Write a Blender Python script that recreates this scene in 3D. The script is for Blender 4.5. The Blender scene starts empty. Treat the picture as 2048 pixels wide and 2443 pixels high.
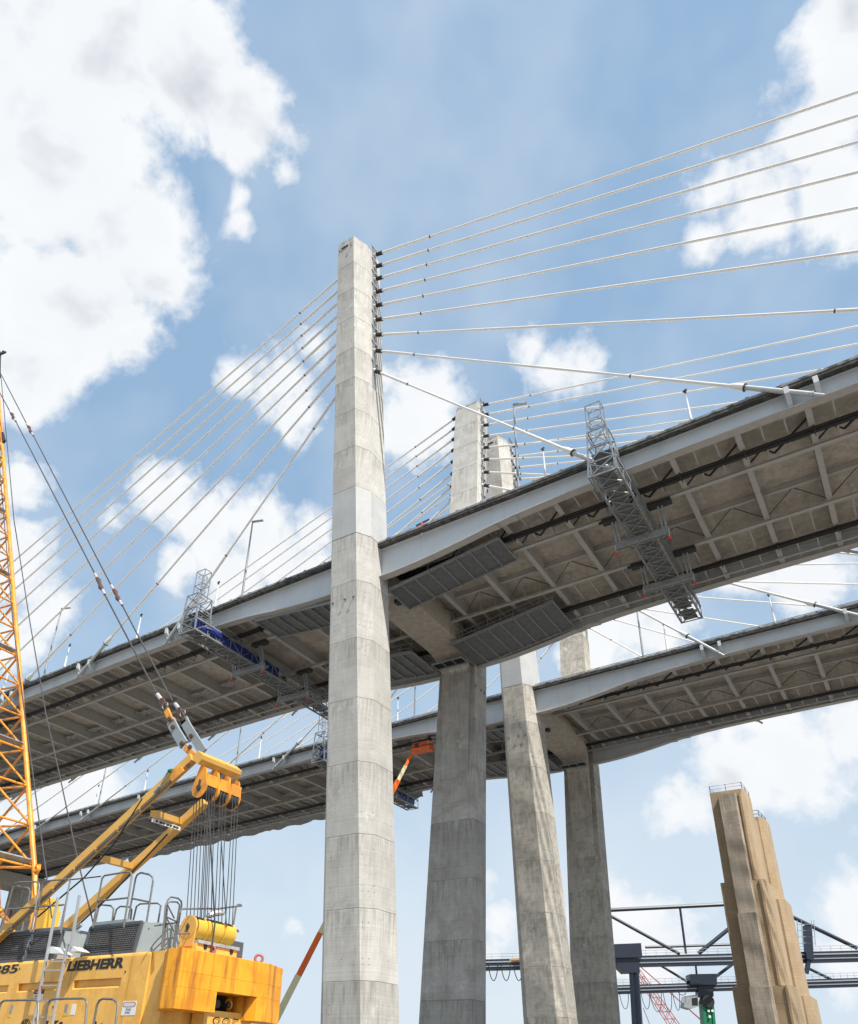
import bpy, math, random
from mathutils import Vector as V, Matrix, noise
random.seed(7)
R = math.radians
# ------------------------------------------------------------------ camera
F, PX, PY = 1882.47, 961.70, 1555.19            # focal length and principal point (pixels of a 2048 x 2443 frame)
PITCH, YAW, ROLL = R(28.4524), R(32.9666), R(1.51006)
CAM = V((38.451, -51.666, 1.7))
FW = V((-math.sin(YAW)*math.cos(PITCH), math.cos(YAW)*math.cos(PITCH), math.sin(PITCH)))
r0 = V((math.cos(YAW), math.sin(YAW), 0)); u0 = r0.cross(FW)
RT = r0*math.cos(ROLL)+u0*math.sin(ROLL); UP = u0*math.cos(ROLL)-r0*math.sin(ROLL)
sc = bpy.context.scene
cd = bpy.data.cameras.new('camera'); cam = bpy.data.objects.new('camera', cd)
sc.collection.objects.link(cam)
m3 = Matrix((RT, UP, -FW)).transposed()
cam.matrix_world = Matrix.Translation(CAM) @ m3.to_4x4()
cd.sensor_fit = 'VERTICAL'; cd.sensor_height = 24.0; cd.lens = F/2443*24.0
cd.shift_x = (1024-PX)/2443; cd.shift_y = (PY-1221.5)/2443
cd.clip_start = 0.2; cd.clip_end = 6000
sc.camera = cam
def ray(x, y): return FW + RT*((x-PX)/F) - UP*((y-PY)/F)
def at(x, y, X=None, Y=None, Z=None):
    """point of the place that lies on the plane X=, Y= or Z= (survey helper)"""
    d = ray(x, y)
    t = (X-CAM.x)/d.x if X is not None else (Y-CAM.y)/d.y if Y is not None else (Z-CAM.z)/d.z
    return CAM + d*t
# ------------------------------------------------------------------ world, sun, exposure
SUN_EL, SUN_AZ = 54.0, 113.0                     # azimuth clockwise from +Y
w = bpy.data.worlds.new('World'); sc.world = w; w.use_nodes = True; w.cycles.sampling_method = 'MANUAL'; w.cycles.sample_map_resolution = 256
nt = w.node_tree; nt.nodes.clear(); L = nt.links
def N(t, **k):
    n = nt.nodes.new(t)
    for a, b in k.items(): setattr(n, a, b)
    return n
def M(op, a, b=None, c=None, clamp=False):
    n = N('ShaderNodeMath', operation=op, use_clamp=clamp)
    for i, s in enumerate((a, b, c)):
        if s is None: continue
        if isinstance(s, (int, float)): n.inputs[i].default_value = s
        else: L.new(s, n.inputs[i])
    return n.outputs[0]
sky = N('ShaderNodeTexSky', sky_type='NISHITA', sun_disc=False)
sky.sun_elevation = R(SUN_EL); sky.sun_rotation = R(SUN_AZ); sky.altitude = 10
sky.air_density = 1.0; sky.dust_density = 1.0; sky.ozone_density = 1.6
tc = N('ShaderNodeTexCoord')
DIR = tc.outputs['Generated']
wn = N('ShaderNodeTexNoise'); wn.inputs['Scale'].default_value = 3.0; wn.inputs['Detail'].default_value = 4
L.new(DIR, wn.inputs['Vector'])
ws = N('ShaderNodeVectorMath', operation='SUBTRACT'); L.new(wn.outputs['Color'], ws.inputs[0]); ws.inputs[1].default_value = (.5, .5, .5)
wm = N('ShaderNodeVectorMath', operation='SCALE'); L.new(ws.outputs[0], wm.inputs[0]); wm.inputs['Scale'].default_value = 0.11
wa = N('ShaderNodeVectorMath', operation='ADD'); L.new(DIR, wa.inputs[0]); L.new(wm.outputs[0], wa.inputs[1])
WD = wa.outputs[0]
def fbm(scale, detail, rough, vec=DIR, lac=2.0):
    n = N('ShaderNodeTexNoise'); n.inputs['Scale'].default_value = scale; n.inputs['Detail'].default_value = detail
    n.inputs['Roughness'].default_value = rough; n.inputs['Lacunarity'].default_value = lac
    L.new(vec, n.inputs['Vector']); return n.outputs['Fac']
# cumulus banks: (column, row, radius) of each puff in a 1760-wide view, turned into directions of the sky
PUFF = [(60,60,230),(230,110,240),(380,190,190),(470,270,150),(540,300,90),(120,330,270),(230,470,190),(290,560,120),(150,620,210),(60,720,150),(230,690,110),(330,600,70),(455,420,48),(462,470,40),(560,380,60),
 (1760,60,150),(1740,230,120),(1650,330,95),(1700,420,100),(1545,440,105),(1470,420,80),(1600,400,90),(1440,520,55),(1770,480,80),
 (1085,745,52),(1180,790,62),(1130,800,60),(870,830,95),(830,900,95),(900,900,60),(790,800,50),
 (560,800,85),(640,735,58),(610,860,62),(480,800,45),(330,1030,80),(290,990,50),(420,1095,80),(540,1100,85),(610,1140,85),(470,1170,90),(360,1170,55),(650,1080,45),(210,1080,55),
 (40,980,62),(30,1130,95),(90,1250,70),(20,1300,80),(130,1620,100),(60,1680,80),
 (1620,1560,128),(1510,1600,95),(1740,1500,110),(1420,1650,70),(1330,1270,120),(1240,1300,80),(1660,1190,110),(1560,1180,80),
 (1290,1850,75),(1370,1900,95),(1290,1930,60),(1735,1840,105),(1700,1930,90),(1010,1815,48),(1045,1900,60),(1030,1960,50),(590,1895,34),(770,1860,28),(745,1960,22),
 (-250,300,330),(2050,300,300),(300,-350,300),(1300,-420,230),(2250,900,260),(-350,1100,240)]
acc = None
for x, y, rr in PUFF:
    s = 2048/1760
    d = ray(x*s, y*s).normalized(); ang = rr*s/F*(0.81 if rr > 130 else .92)*(d.dot(FW))
    dn = N('ShaderNodeVectorMath', operation='DISTANCE'); L.new(WD, dn.inputs[0]); dn.inputs[1].default_value = d
    k = 2.1 if rr > 130 else 1.35 if rr > 90 else 1.0
    v = M('MULTIPLY_ADD', dn.outputs['Value'], -k/ang, k)
    acc = v if acc is None else M('MAXIMUM', acc, v)
# elsewhere in the sky: the same kind of scattered cumulus from noise alone
far = fbm(2.3, 2, .55); gen = M('MULTIPLY_ADD', far, 5.0, -3.05)
inview = N('ShaderNodeVectorMath', operation='DOT_PRODUCT'); L.new(DIR, inview.inputs[0]); inview.inputs[1].default_value = ray(1024, 1221).normalized()
off = N('ShaderNodeMapRange'); off.inputs[1].default_value = .80; off.inputs[2].default_value = .70; off.inputs[3].default_value = -2; off.inputs[4].default_value = 0
L.new(inview.outputs['Value'], off.inputs[0])
gen = M('ADD', gen, off.outputs[0])
base = M('MAXIMUM', acc, gen)
base = M('MAXIMUM', base, -1.15)
n1 = fbm(6.0, 6, .62, WD); n2 = fbm(34, 4, .65, lac=2.1)
n3 = fbm(14, 3, .55, WD); bil = M('ABSOLUTE', M('MULTIPLY_ADD', n3, 4.0, -2.0))
det = M('ADD', M('ADD', M('MULTIPLY_ADD', n1, 2.7, -1.35), M('MULTIPLY_ADD', n2, 1.1, -.55)), M('MULTIPLY_ADD', bil, -.55, .36))
dens = M('ADD', base, det)
mask = N('ShaderNodeMapRange', interpolation_type='SMOOTHSTEP'); mask.inputs[1].default_value = -.14; mask.inputs[2].default_value = .92
L.new(dens, mask.inputs[0])
# relief of the billows: compare the puffs with those a little nearer the sun
so = N('ShaderNodeVectorMath', operation='ADD'); L.new(WD, so.inputs[0])
sdir = V((math.sin(R(SUN_AZ))*math.cos(R(SUN_EL)), math.cos(R(SUN_AZ))*math.cos(R(SUN_EL)), math.sin(R(SUN_EL))))
so.inputs[1].default_value = sdir*.035
n1b = fbm(6.0, 4, .60, so.outputs[0])
relief = M('MULTIPLY_ADD', M('SUBTRACT', n1b, n1), 1.3, 0.0)
# thin veil so that the blue is uneven
veil = N('ShaderNodeMapRange'); veil.inputs[1].default_value = .42; veil.inputs[2].default_value = .75; veil.inputs[3].default_value = .03; veil.inputs[4].default_value = .42
L.new(fbm(2.6, 4, .6, WD), veil.inputs[0])
cov = M('MAXIMUM', mask.outputs[0], veil.outputs[0])
# cloud brightness: thick middles are a little greyer than the sunlit rims
shade = N('ShaderNodeValToRGB'); e = shade.color_ramp.elements
e[0].position = 0.0; e[0].color = (4.5, 4.6, 4.7, 1); e[1].position = 1.0; e[1].color = (2.95, 3.12, 3.45, 1)
e2 = e.new(.45); e2.color = (4.3, 4.42, 4.58, 1)
L.new(M('ADD', M('ADD', M('MULTIPLY_ADD', base, .36, -.02), M('MULTIPLY_ADD', bil, .35, -.1)), relief, clamp=True), shade.inputs[0])
tint = N('ShaderNodeMix', data_type='RGBA', blend_type='MULTIPLY'); tint.inputs[0].default_value = 1
L.new(sky.outputs[0], tint.inputs[6]); tint.inputs[7].default_value = (1.35, 1.25, 1.05, 1)
flat = N('ShaderNodeMix', data_type='RGBA'); flat.inputs[0].default_value = .80
L.new(tint.outputs[2], flat.inputs[6]); flat.inputs[7].default_value = (1.42, 2.28, 3.38, 1)
sep = N('ShaderNodeSeparateXYZ'); L.new(DIR, sep.inputs[0])
low = N('ShaderNodeMapRange', interpolation_type='SMOOTHSTEP'); low.inputs[1].default_value = .62; low.inputs[2].default_value = .05; low.inputs[3].default_value = .0; low.inputs[4].default_value = .97
L.new(sep.outputs['Z'], low.inputs[0])
pale = N('ShaderNodeMix', data_type='RGBA'); L.new(low.outputs[0], pale.inputs[0]); L.new(flat.outputs[2], pale.inputs[6]); pale.inputs[7].default_value = (3.15, 3.7, 4.2, 1)
mix = N('ShaderNodeMix', data_type='RGBA'); L.new(cov, mix.inputs[0]); L.new(pale.outputs[2], mix.inputs[6]); L.new(shade.outputs[0], mix.inputs[7])
bg = N('ShaderNodeBackground'); L.new(mix.outputs[2], bg.inputs[0]); bg.inputs[1].default_value = 0.12
L.new(bg.outputs[0], N('ShaderNodeOutputWorld').inputs[0])
sd = bpy.data.lights.new('sun', 'SUN'); sun = bpy.data.objects.new('sun', sd); sc.collection.objects.link(sun)
sd.energy = 3.6; sd.angle = R(.53); sd.color = (1.0, .955, .88)
sv = V((math.sin(R(SUN_AZ))*math.cos(R(SUN_EL)), math.cos(R(SUN_AZ))*math.cos(R(SUN_EL)), math.sin(R(SUN_EL))))
sun.rotation_euler = sv.to_track_quat('Z', 'Y').to_euler()
sc.view_settings.view_transform = 'Standard'; sc.view_settings.look = 'None'
sc.view_settings.exposure = 0.82; sc.view_settings.gamma = 1
sc.render.engine = 'CYCLES'; sc.cycles.max_bounces = 5; sc.cycles.diffuse_bounces = 3; sc.cycles.glossy_bounces = 2; sc.cycles.use_adaptive_sampling = True; sc.cycles.adaptive_threshold = .02
# ------------------------------------------------------------------ materials
MATS = {}
def mat(name, col, rough=.6, metal=0.0, var=.12, scale=1.5, stain=None, stain_amt=.5, stain_scale=.8, streak=0.0, streak_lo=.52, streak_col=(.2,.2,.2), bump=.02, fine=30, objvar=0.0, spec=.4, boards=0.0, drip=0.0):
    if name in MATS: return MATS[name]
    m = bpy.data.materials.new(name); m.use_nodes = True; t = m.node_tree; nn = t.nodes; ll = t.links
    b = nn['Principled BSDF']; b.inputs['Roughness'].default_value = rough; b.inputs['Metallic'].default_value = metal
    b.inputs['Specular IOR Level'].default_value = spec
    def A(ty, **k):
        n = nn.new(ty)
        for q, v in k.items(): setattr(n, q, v)
        return n
    geo = A('ShaderNodeNewGeometry'); P = geo.outputs['Position']
    def tex(s, d=6, r=.6, vec=P):
        n = A('ShaderNodeTexNoise'); n.inputs['Scale'].default_value = s; n.inputs['Detail'].default_value = d; n.inputs['Roughness'].default_value = r
        ll.new(vec, n.inputs['Vector']); return n.outputs['Fac']
    def mrange(src, a, bb, c, d):
        n = A('ShaderNodeMapRange'); n.inputs[1].default_value = a; n.inputs[2].default_value = bb; n.inputs[3].default_value = c; n.inputs[4].default_value = d
        ll.new(src, n.inputs[0]); return n.outputs[0]
    def mixc(f, c1, c2, bt='MIX'):
        n = A('ShaderNodeMix', data_type='RGBA', blend_type=bt)
        for i, s in ((0, f), (6, c1), (7, c2)):
            if hasattr(s, 'links') or hasattr(s, 'is_linked'): ll.new(s, n.inputs[i])
            else: n.inputs[i].default_value = s if i == 0 else (*s, 1) if len(s) == 3 else s
        return n.outputs[2]
    def grey(f):
        n = A('ShaderNodeCombineColor'); [ll.new(f, n.inputs[i]) for i in range(3)]; return n.outputs[0]
    f1 = mrange(tex(scale, 5), .3, .7, 1-var, 1+var)
    hgt = tex(fine, 3, .7); f2 = mrange(hgt, .3, .7, 1-var*.5, 1+var*.5)
    mm = A('ShaderNodeMath', operation='MULTIPLY'); ll.new(f1, mm.inputs[0]); ll.new(f2, mm.inputs[1]); fac = mm.outputs[0]
    if objvar:
        oi = A('ShaderNodeObjectInfo'); o = mrange(oi.outputs['Random'], 0, 1, 1-objvar, 1+objvar)
        m2 = A('ShaderNodeMath', operation='MULTIPLY'); ll.new(fac, m2.inputs[0]); ll.new(o, m2.inputs[1]); fac = m2.outputs[0]
    c = mixc(1.0, col, grey(fac), 'MULTIPLY')
    if stain:
        sf = mrange(tex(stain_scale, 6, .62), .50, .58, 0, stain_amt); c = mixc(sf, c, stain)
    if streak:
        mp = A('ShaderNodeMapping'); mp.inputs['Scale'].default_value = (1, 1, .07); ll.new(P, mp.inputs['Vector'])
        sf = mrange(tex(scale*3.2, 5, .65, mp.outputs[0]), streak_lo, streak_lo+.2, 0, streak); c = mixc(sf, c, streak_col)
    if boards:
        sp = A('ShaderNodeSeparateXYZ'); ll.new(P, sp.inputs[0])
        wv = A('ShaderNodeTexNoise', noise_dimensions='1D'); wv.inputs['Scale'].default_value = 6.0; wv.inputs['Detail'].default_value = 3; ll.new(sp.outputs['Z'], wv.inputs['W'])
        c = mixc(boards, c, mixc(1.0, c, grey(mrange(wv.outputs['Fac'], .35, .65, .72, 1.12)), 'MULTIPLY'))
        mpb = A('ShaderNodeMapping'); mpb.inputs['Scale'].default_value = (.9, .9, .3); ll.new(P, mpb.inputs['Vector'])
        vo = A('ShaderNodeTexVoronoi', feature='DISTANCE_TO_EDGE'); vo.inputs['Scale'].default_value = .45; ll.new(mpb.outputs[0], vo.inputs['Vector'])
        c = mixc(mrange(vo.outputs['Distance'], .0, .012, .16, 0), c, (.16, .15, .14))
    if drip:
        tcx = A('ShaderNodeTexCoord'); sg = A('ShaderNodeSeparateXYZ'); ll.new(tcx.outputs['Generated'], sg.inputs[0])
        mp = A('ShaderNodeMapping'); mp.inputs['Scale'].default_value = (1.6, 1.6, .10); ll.new(P, mp.inputs['Vector'])
        dn = tex(2.2, 4, .65, mp.outputs[0]); am = A('ShaderNodeMath', operation='MULTIPLY'); ll.new(mrange(sg.outputs['Z'], .25, 1.0, 0, 1), am.inputs[0]); ll.new(mrange(dn, .44, .66, 0, drip), am.inputs[1])
        c = mixc(am.outputs[0], c, (.16,.145,.12))
        lm = A('ShaderNodeMath', operation='MULTIPLY'); ll.new(mrange(tex(.9, 6, .68), .56, .66, 0, .55), lm.inputs[0]); ll.new(mrange(tex(.16, 2, .5), .50, .58, 0, 1), lm.inputs[1])
        c = mixc(lm.outputs[0], c, (.66,.65,.63))
    ll.new(c, b.inputs['Base Color'])
    if bump:
        bn = A('ShaderNodeBump'); bn.inputs['Strength'].default_value = .5; bn.inputs['Distance'].default_value = bump
        ll.new(hgt, bn.inputs['Height']); ll.new(bn.outputs[0], b.inputs['Normal'])
    MATS[name] = m; return m
CONC = mat('tower_concrete', (.54,.52,.48), .85, drip=.5, var=.10, scale=.55, stain=(.34,.31,.27), stain_amt=.25, stain_scale=.35, streak=.35, streak_col=(.30,.28,.25), fine=9, objvar=.09, boards=.22, bump=.015)
CONC2 = mat('stained_concrete', (.47,.44,.385), .88, drip=.6, var=.15, scale=.6, stain=(.29,.245,.195), stain_amt=.42, stain_scale=1.3, streak=.4, streak_col=(.24,.21,.18), fine=9, objvar=.13, boards=.22, bump=.015)
CONC3 = mat('grey_concrete', (.46,.44,.405), .88, drip=.6, var=.15, scale=.6, stain=(.33,.295,.25), stain_amt=.5, stain_scale=.5, streak=.45, streak_col=(.26,.24,.21), fine=9, objvar=.12, boards=.22, bump=.015)
BLKC = mat('near_black_concrete', (.055,.053,.05), .9, var=.4, scale=2.2, stain=(.16,.15,.14), stain_amt=.5, stain_scale=2.0, fine=14)  # near-black tone with paler blotches, for the strip under the curb
SOFF = mat('soffit_concrete', (.54,.485,.415), .9, var=.16, scale=1.6, stain=(.36,.30,.24), stain_amt=.4, stain_scale=1.3, streak=.2, streak_col=(.25,.2,.15), fine=12, objvar=.14)
CURB = mat('weathered_curb', (.24,.235,.225), .9, var=.3, scale=1.6, stain=(.05,.048,.045), stain_amt=.85, stain_scale=1.1, fine=14)
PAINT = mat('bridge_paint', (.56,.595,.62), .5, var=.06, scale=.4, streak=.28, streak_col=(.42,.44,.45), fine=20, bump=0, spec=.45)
PAINTU = mat('shaded_bridge_paint', (.50,.48,.455), .6, var=.10, scale=.8, stain=(.36,.33,.30), stain_amt=.4, fine=15, bump=0)  # same bridge paint, underside shade put into a darker, browner colour; stains on top
CASE = mat('casing_paint', (.475,.475,.465), .5, var=.10, scale=.6, streak=.3, streak_col=(.36,.35,.33), fine=12, bump=0)
STAY = mat('stay_sheath', (.78,.765,.73), .45, var=.05, scale=.7, fine=8, bump=0)
TUBEG = mat('guide_tube_steel', (.50,.51,.50), .5, .15, var=.08, bump=0)
BLACK = mat('black_rubber', (.02,.02,.02), .5, var=.2, bump=0)
GALV = mat('galvanised_steel', (.30,.315,.325), .5, .35, var=.3, scale=4, fine=40, bump=0)
GALVD = mat('dull_galvanised_panel', (.17,.175,.18), .6, .25, var=.2, scale=2, fine=30, bump=.004)
DARK = mat('dark_steel', (.06,.06,.062), .55, .3, var=.2, bump=0)
WHITEP = mat('white_pole_paint', (.72,.73,.74), .4, var=.04, bump=0)
REDL = mat('red_lamp', (.75,.03,.02), .35, var=.05, bump=0)
BLUET = mat('blue_tarpaulin', (.022,.038,.21), .45, var=.3, scale=3, fine=12, bump=.03)
SHEET = mat('crumpled_sheeting', (.36,.36,.355), .5, var=.25, scale=5, fine=14, bump=.05)
YEL = mat('crane_yellow', (.84,.465,.10), .42, var=.07, streak=.34, streak_col=(.46,.22,.05), scale=1.2, stain=(.62,.30,.04), stain_amt=.45, stain_scale=1.3, fine=18, bump=0, spec=.5)
YELB = mat('boom_yellow', (.82,.33,.032), .42, var=.06, scale=2, stain=(.40,.17,.04), stain_amt=.5, stain_scale=2.6, fine=22, bump=0, spec=.5)
YELA = mat('aframe_yellow', (.72,.395,.08), .42, var=.05, scale=1.5, stain=(.60,.33,.06), stain_amt=.35, stain_scale=1.6, fine=20, bump=0, spec=.5)
YELC = mat('counterweight_yellow', (.86,.37,.02), .5, var=.06, scale=2, stain=(.66,.22,.012), stain_amt=.5, stain_scale=1.5, streak=.9, streak_lo=.47, streak_col=(.30,.085,.018), fine=25, bump=.004)
LEM = mat('lemon_yellow', (.74,.45,.055), .45, var=.06, bump=0)
CGREY = mat('crane_grey', (.085,.095,.11), .5, var=.08, bump=0)
CGRN = mat('pale_grey_paint', (.27,.30,.30), .5, var=.06, stain=(.2,.21,.205), stain_amt=.3, bump=0)
RAIL = mat('handrail_steel', (.19,.19,.187), .5, .3, var=.15, scale=6, stain=(.16,.12,.09), stain_amt=.4, stain_scale=8, bump=0)
ALU = mat('ladder_aluminium', (.43,.44,.45), .4, .4, var=.06, bump=0)
ROPE = mat('wire_rope', (.075,.072,.072), .45, .3, var=.2, fine=60, bump=0)
SOCK = mat('rope_socket', (.48,.46,.47), .4, .2, var=.08, bump=0)
RUST = mat('rusted_steel', (.11,.06,.045), .75, .1, var=.3, scale=9, fine=40, bump=.01)
PLATE = mat('pendant_plate', (.30,.33,.35), .45, .15, var=.1, scale=4, bump=0)
HOLE = mat('dark_opening', (.015,.015,.016), .8, var=.1, bump=0)
INK = mat('black_lettering', (.018,.018,.018), .5, var=.05, bump=0)
WSIGN = mat('white_sign', (.78,.77,.76), .5, var=.04, bump=0)
RSIGN = mat('red_sign', (.45,.03,.05), .5, var=.05, bump=0)
PSIGN = mat('faded_sign', (.72,.58,.58), .5, var=.05, bump=0)
ORNG = mat('lift_orange', (.92,.15,.012), .4, var=.05, bump=0)
CREAM = mat('lift_cream', (.82,.74,.44), .45, var=.05, bump=0)
PIERM = mat('old_pier_concrete', (.42,.31,.195), .9, var=.10, scale=.45, stain=(.33,.235,.14), stain_amt=.35, stain_scale=.3, streak=.5, streak_col=(.28,.195,.115), fine=7, objvar=.05, boards=.35, bump=.02)
PIERG = mat('old_pier_grey_face', (.41,.355,.285), .9, drip=.7, var=.2, scale=.5, stain=(.30,.23,.17), stain_amt=.5, stain_scale=.3, streak=.7, streak_col=(.24,.18,.14), fine=7, boards=.35, bump=.02)
NAVY = mat('port_crane_navy', (.018,.025,.04), .4, var=.1, scale=.3, fine=3, bump=0)
NAVYL = mat('port_crane_grey', (.28,.30,.33), .35, var=.1, bump=0)
PGRN = mat('spreader_green', (.005,.16,.07), .45, var=.1, bump=0)
PRED = mat('red_lattice', (.40,.13,.12), .5, var=.1, bump=0)
GROUND = mat('sandy_yard', (.20,.187,.17), .95, var=.2, scale=.2, stain=(.15,.138,.12), stain_amt=.5, stain_scale=.06, fine=3, bump=.02)
# ------------------------------------------------------------------ mesh builder
COL = sc.collection
class MB:
    def __init__(s): s.v = []; s.f = []
    def add(s, vs, fs):
        o = len(s.v); s.v += [tuple(q) for q in vs]; s.f += [tuple(i+o for i in f) for f in fs]; return s
    def box(s, x0, x1, y0, y1, z0, z1):
        return s.add([(x0,y0,z0),(x1,y0,z0),(x1,y1,z0),(x0,y1,z0),(x0,y0,z1),(x1,y0,z1),(x1,y1,z1),(x0,y1,z1)],
                     [(0,3,2,1),(4,5,6,7),(0,1,5,4),(1,2,6,5),(2,3,7,6),(3,0,4,7)])
    def beam(s, p, q, w, h, up=(0,0,1)):
        p, q = V(p), V(q); d = (q-p).normalized(); u = V(up)
        if abs(d.dot(u)) > .99: u = V((1,0,0))
        a = d.cross(u).normalized(); b = a.cross(d)
        o = [(-w/2,-h/2),(w/2,-h/2),(w/2,h/2),(-w/2,h/2)]
        return s.add([p+a*i+b*j for i,j in o]+[q+a*i+b*j for i,j in o], [(0,1,2,3),(7,6,5,4),(0,4,5,1),(1,5,6,2),(2,6,7,3),(3,7,4,0)])
    def tube(s, pts, r, n=8, cap=True):
        pts = [V(p) for p in pts]; k = len(pts); rs = r if isinstance(r, (list, tuple)) else [r]*k
        vs = []; prev = None
        for i, p in enumerate(pts):
            d = (pts[min(i+1,k-1)]-pts[max(i-1,0)])
            if d.length < 1e-9: d = V((0,0,1))
            d.normalize()
            if prev is None:
                u = V((0,0,1)) if abs(d.z) < .9 else V((1,0,0))
                a = d.cross(u).normalized()
            else:
                a = (prev - d*prev.dot(d)).normalized()
            prev = a; b = d.cross(a)
            vs += [p+(a*math.cos(6.28318*j/n)+b*math.sin(6.28318*j/n))*rs[i] for j in range(n)]
        fs = [(i*n+j, i*n+(j+1)%n, (i+1)*n+(j+1)%n, (i+1)*n+j) for i in range(k-1) for j in range(n)]
        if cap: fs += [tuple(range(n-1,-1,-1)), tuple((k-1)*n+j for j in range(n))]
        return s.add(vs, fs)
    def prism(s, poly, ext):                       # poly: 3D points, ext: vector
        e = V(ext); k = len(poly); a = [V(p) for p in poly]
        return s.add(a+[p+e for p in a], [tuple(range(k-1,-1,-1)), tuple(range(k,2*k))]+[(i,(i+1)%k,(i+1)%k+k,i+k) for i in range(k)])
    def loft(s, rings, caps=True):
        k = len(rings[0]); vs = [p for r_ in rings for p in r_]
        fs = [(i*k+j, i*k+(j+1)%k, (i+1)*k+(j+1)%k, (i+1)*k+j) for i in range(len(rings)-1) for j in range(k)]
        if caps: fs += [tuple(range(k-1,-1,-1)), tuple((len(rings)-1)*k+j for j in range(k))]
        return s.add(vs, fs)
    def ring(s, c, ax, R_, r, n=20, m=6):
        c, ax = V(c), V(ax).normalized(); a = ax.orthogonal().normalized(); b = ax.cross(a); vs = []
        for i in range(n):
            t = 6.28318*i/n; d = a*math.cos(t)+b*math.sin(t)
            for j in range(m):
                q = 6.28318*j/m; vs.append(c+d*(R_+r*math.cos(q))+ax*(r*math.sin(q)))
        return s.add(vs, [(i*m+j, i*m+(j+1)%m, ((i+1)%n)*m+(j+1)%m, ((i+1)%n)*m+j) for i in range(n) for j in range(m)])
    def mesh(s, name, m, smooth=False):
        me = bpy.data.meshes.new(name); me.from_pydata(s.v, [], s.f); me.materials.append(m)
        if smooth: me.polygons.foreach_set('use_smooth', [True]*len(me.polygons)); me.set_sharp_from_angle(angle=R(40))
        me.update(); return me
    def build(s, name, m, parent=None, smooth=False, kind=None):
        return link(name, s.mesh(name, m, smooth), parent, kind=kind)
def origin(o):
    t = V((0,0,0))
    while o is not None: t += o.location; o = o.parent
    return t
INV = {}
def link(name, me, parent=None, loc=(0,0,0), kind=None, rot=None):
    o = bpy.data.objects.new(name, me); COL.objects.link(o)
    o.location = loc
    if rot: o.rotation_euler = rot
    if parent is not None:
        o.parent = parent; o.matrix_parent_inverse = Matrix.Translation(-INV.get(parent.name, V((0,0,0))))
    INV[o.name] = V(loc)
    if kind: o['kind'] = kind
    return o
def thing(name, label, cat, loc=(0,0,0), group=None):
    o = bpy.data.objects.new(name, None); COL.objects.link(o); o.location = loc; o.empty_display_size = .5
    INV[o.name] = V(loc); o['label'] = label; o['category'] = cat
    if group: o['group'] = group
    return o
def tag(o, label, cat, group=None):
    o['label'] = label; o['category'] = cat
    if group: o['group'] = group
    return o
def lerp(a, b, t): return V(a)+(V(b)-V(a))*t
FONT_CACHE = {}
def lettering(txt, size, org, xd, yd, m, parent, name='lettering', bold=0.0, shear=0.0, width=None, ext=.004):
    cu = bpy.data.curves.new('txt', 'FONT'); cu.body = txt; cu.size = size; cu.offset = bold; cu.shear = shear; cu.extrude = ext
    cu.resolution_u = 3
    o = bpy.data.objects.new('txt', cu); COL.objects.link(o)
    dg = bpy.context.evaluated_depsgraph_get(); me = bpy.data.meshes.new_from_object(o.evaluated_get(dg))
    bpy.data.objects.remove(o)
    x0 = min((v.co.x for v in me.vertices), default=0); x1 = max((v.co.x for v in me.vertices), default=1)
    y0 = min((v.co.y for v in me.vertices), default=0); y1 = max((v.co.y for v in me.vertices), default=1)
    sx = (width/(x1-x0)) if width else 1.0; sy = size/(y1-y0)
    X, Y = V(xd).normalized(), V(yd).normalized(); Z = X.cross(Y)
    for v in me.vertices: v.co = V(org)+X*((v.co.x-x0)*sx)+Y*((v.co.y-y0)*sy)+Z*v.co.z
    me.materials.clear(); me.materials.append(m); me.update()
    return link(name, me, parent)
# ------------------------------------------------------------------ bridge geometry
ZG = 47.224                                       # top of edge girder above the ground at the tower
G1, G2 = .029727, -.00011193
def zt(X): return ZG + G1*X + G2*X*X
W = 20.98; DW = 36.49; FB = 5.08
X0, X1 = -150.0, 108.0
def depth(X):                                     # depth of edge girder web bottom (haunched at the tower)
    a = abs(X); t = [(0,3.52),(5,3.5),(8,3.25),(11,2.9),(14,2.45),(17,2.15),(22,1.92),(30,1.82),(300,1.80)]
    for (p, q), (p2, q2) in zip(t, t[1:]):
        if a <= p2: return q+(q2-q)*(a-p)/(p2-p)
    return 1.8
# ground
g = MB(); g.add([(-2500,-2500,0),(2500,-2500,0),(2500,2500,0),(-2500,2500,0)], [(0,1,2,3)])
g.build('ground', GROUND, kind='structure')
# ------------------------------------------------------------------ towers
TB = (1.726,2.688,.35,1.385,4.162); TT = (1.122,1.832,-6.743,-4.968,-2.379); WT, DT = 20.319, 37.565
def sec(z, w, inset=0.0):
    t = (z+40)/78.0; b, h, yo, yc, yi = [p*(1-t)+q*t for p, q in zip(TB, TT)]
    b -= inset*.5; h -= inset; yo += inset; yc += inset*.5; yi -= inset
    ps = [(-b,yo),(b,yo),(h,yc),(h,yi),(-h,yi),(-h,yc)]
    out = []
    for X, Y in ps:
        if w in 'BD': Y = WT-Y
        if w in 'CD': Y += DT
        out.append(V((X, Y, z+ZG)))
    if w in 'BD': out.reverse()
    return out
JOINTS = [40.9,36.5,32.4,28.1,23.6,19.5,15.2,10.5,5.6,.2,-4.95,-10.8,-16.5,-22.2,-28.2,-33.9,-39.1,-47.2]
TLAB = {'A':'pale octagonal concrete bridge tower leg standing nearest, in front of the higher deck',
        'B':'shaded grey concrete tower leg on the far side of the nearer bridge deck',
        'C':'sunlit brown-blotched concrete tower leg rising in front of the second deck',
        'D':'dark blotchy concrete tower leg behind the second deck, rightmost of the four'}
def zk(k): return 22.2245 if k == 8 else 25.1589+2.39783*(7-k)-.026358*(7-k)**2
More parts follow.
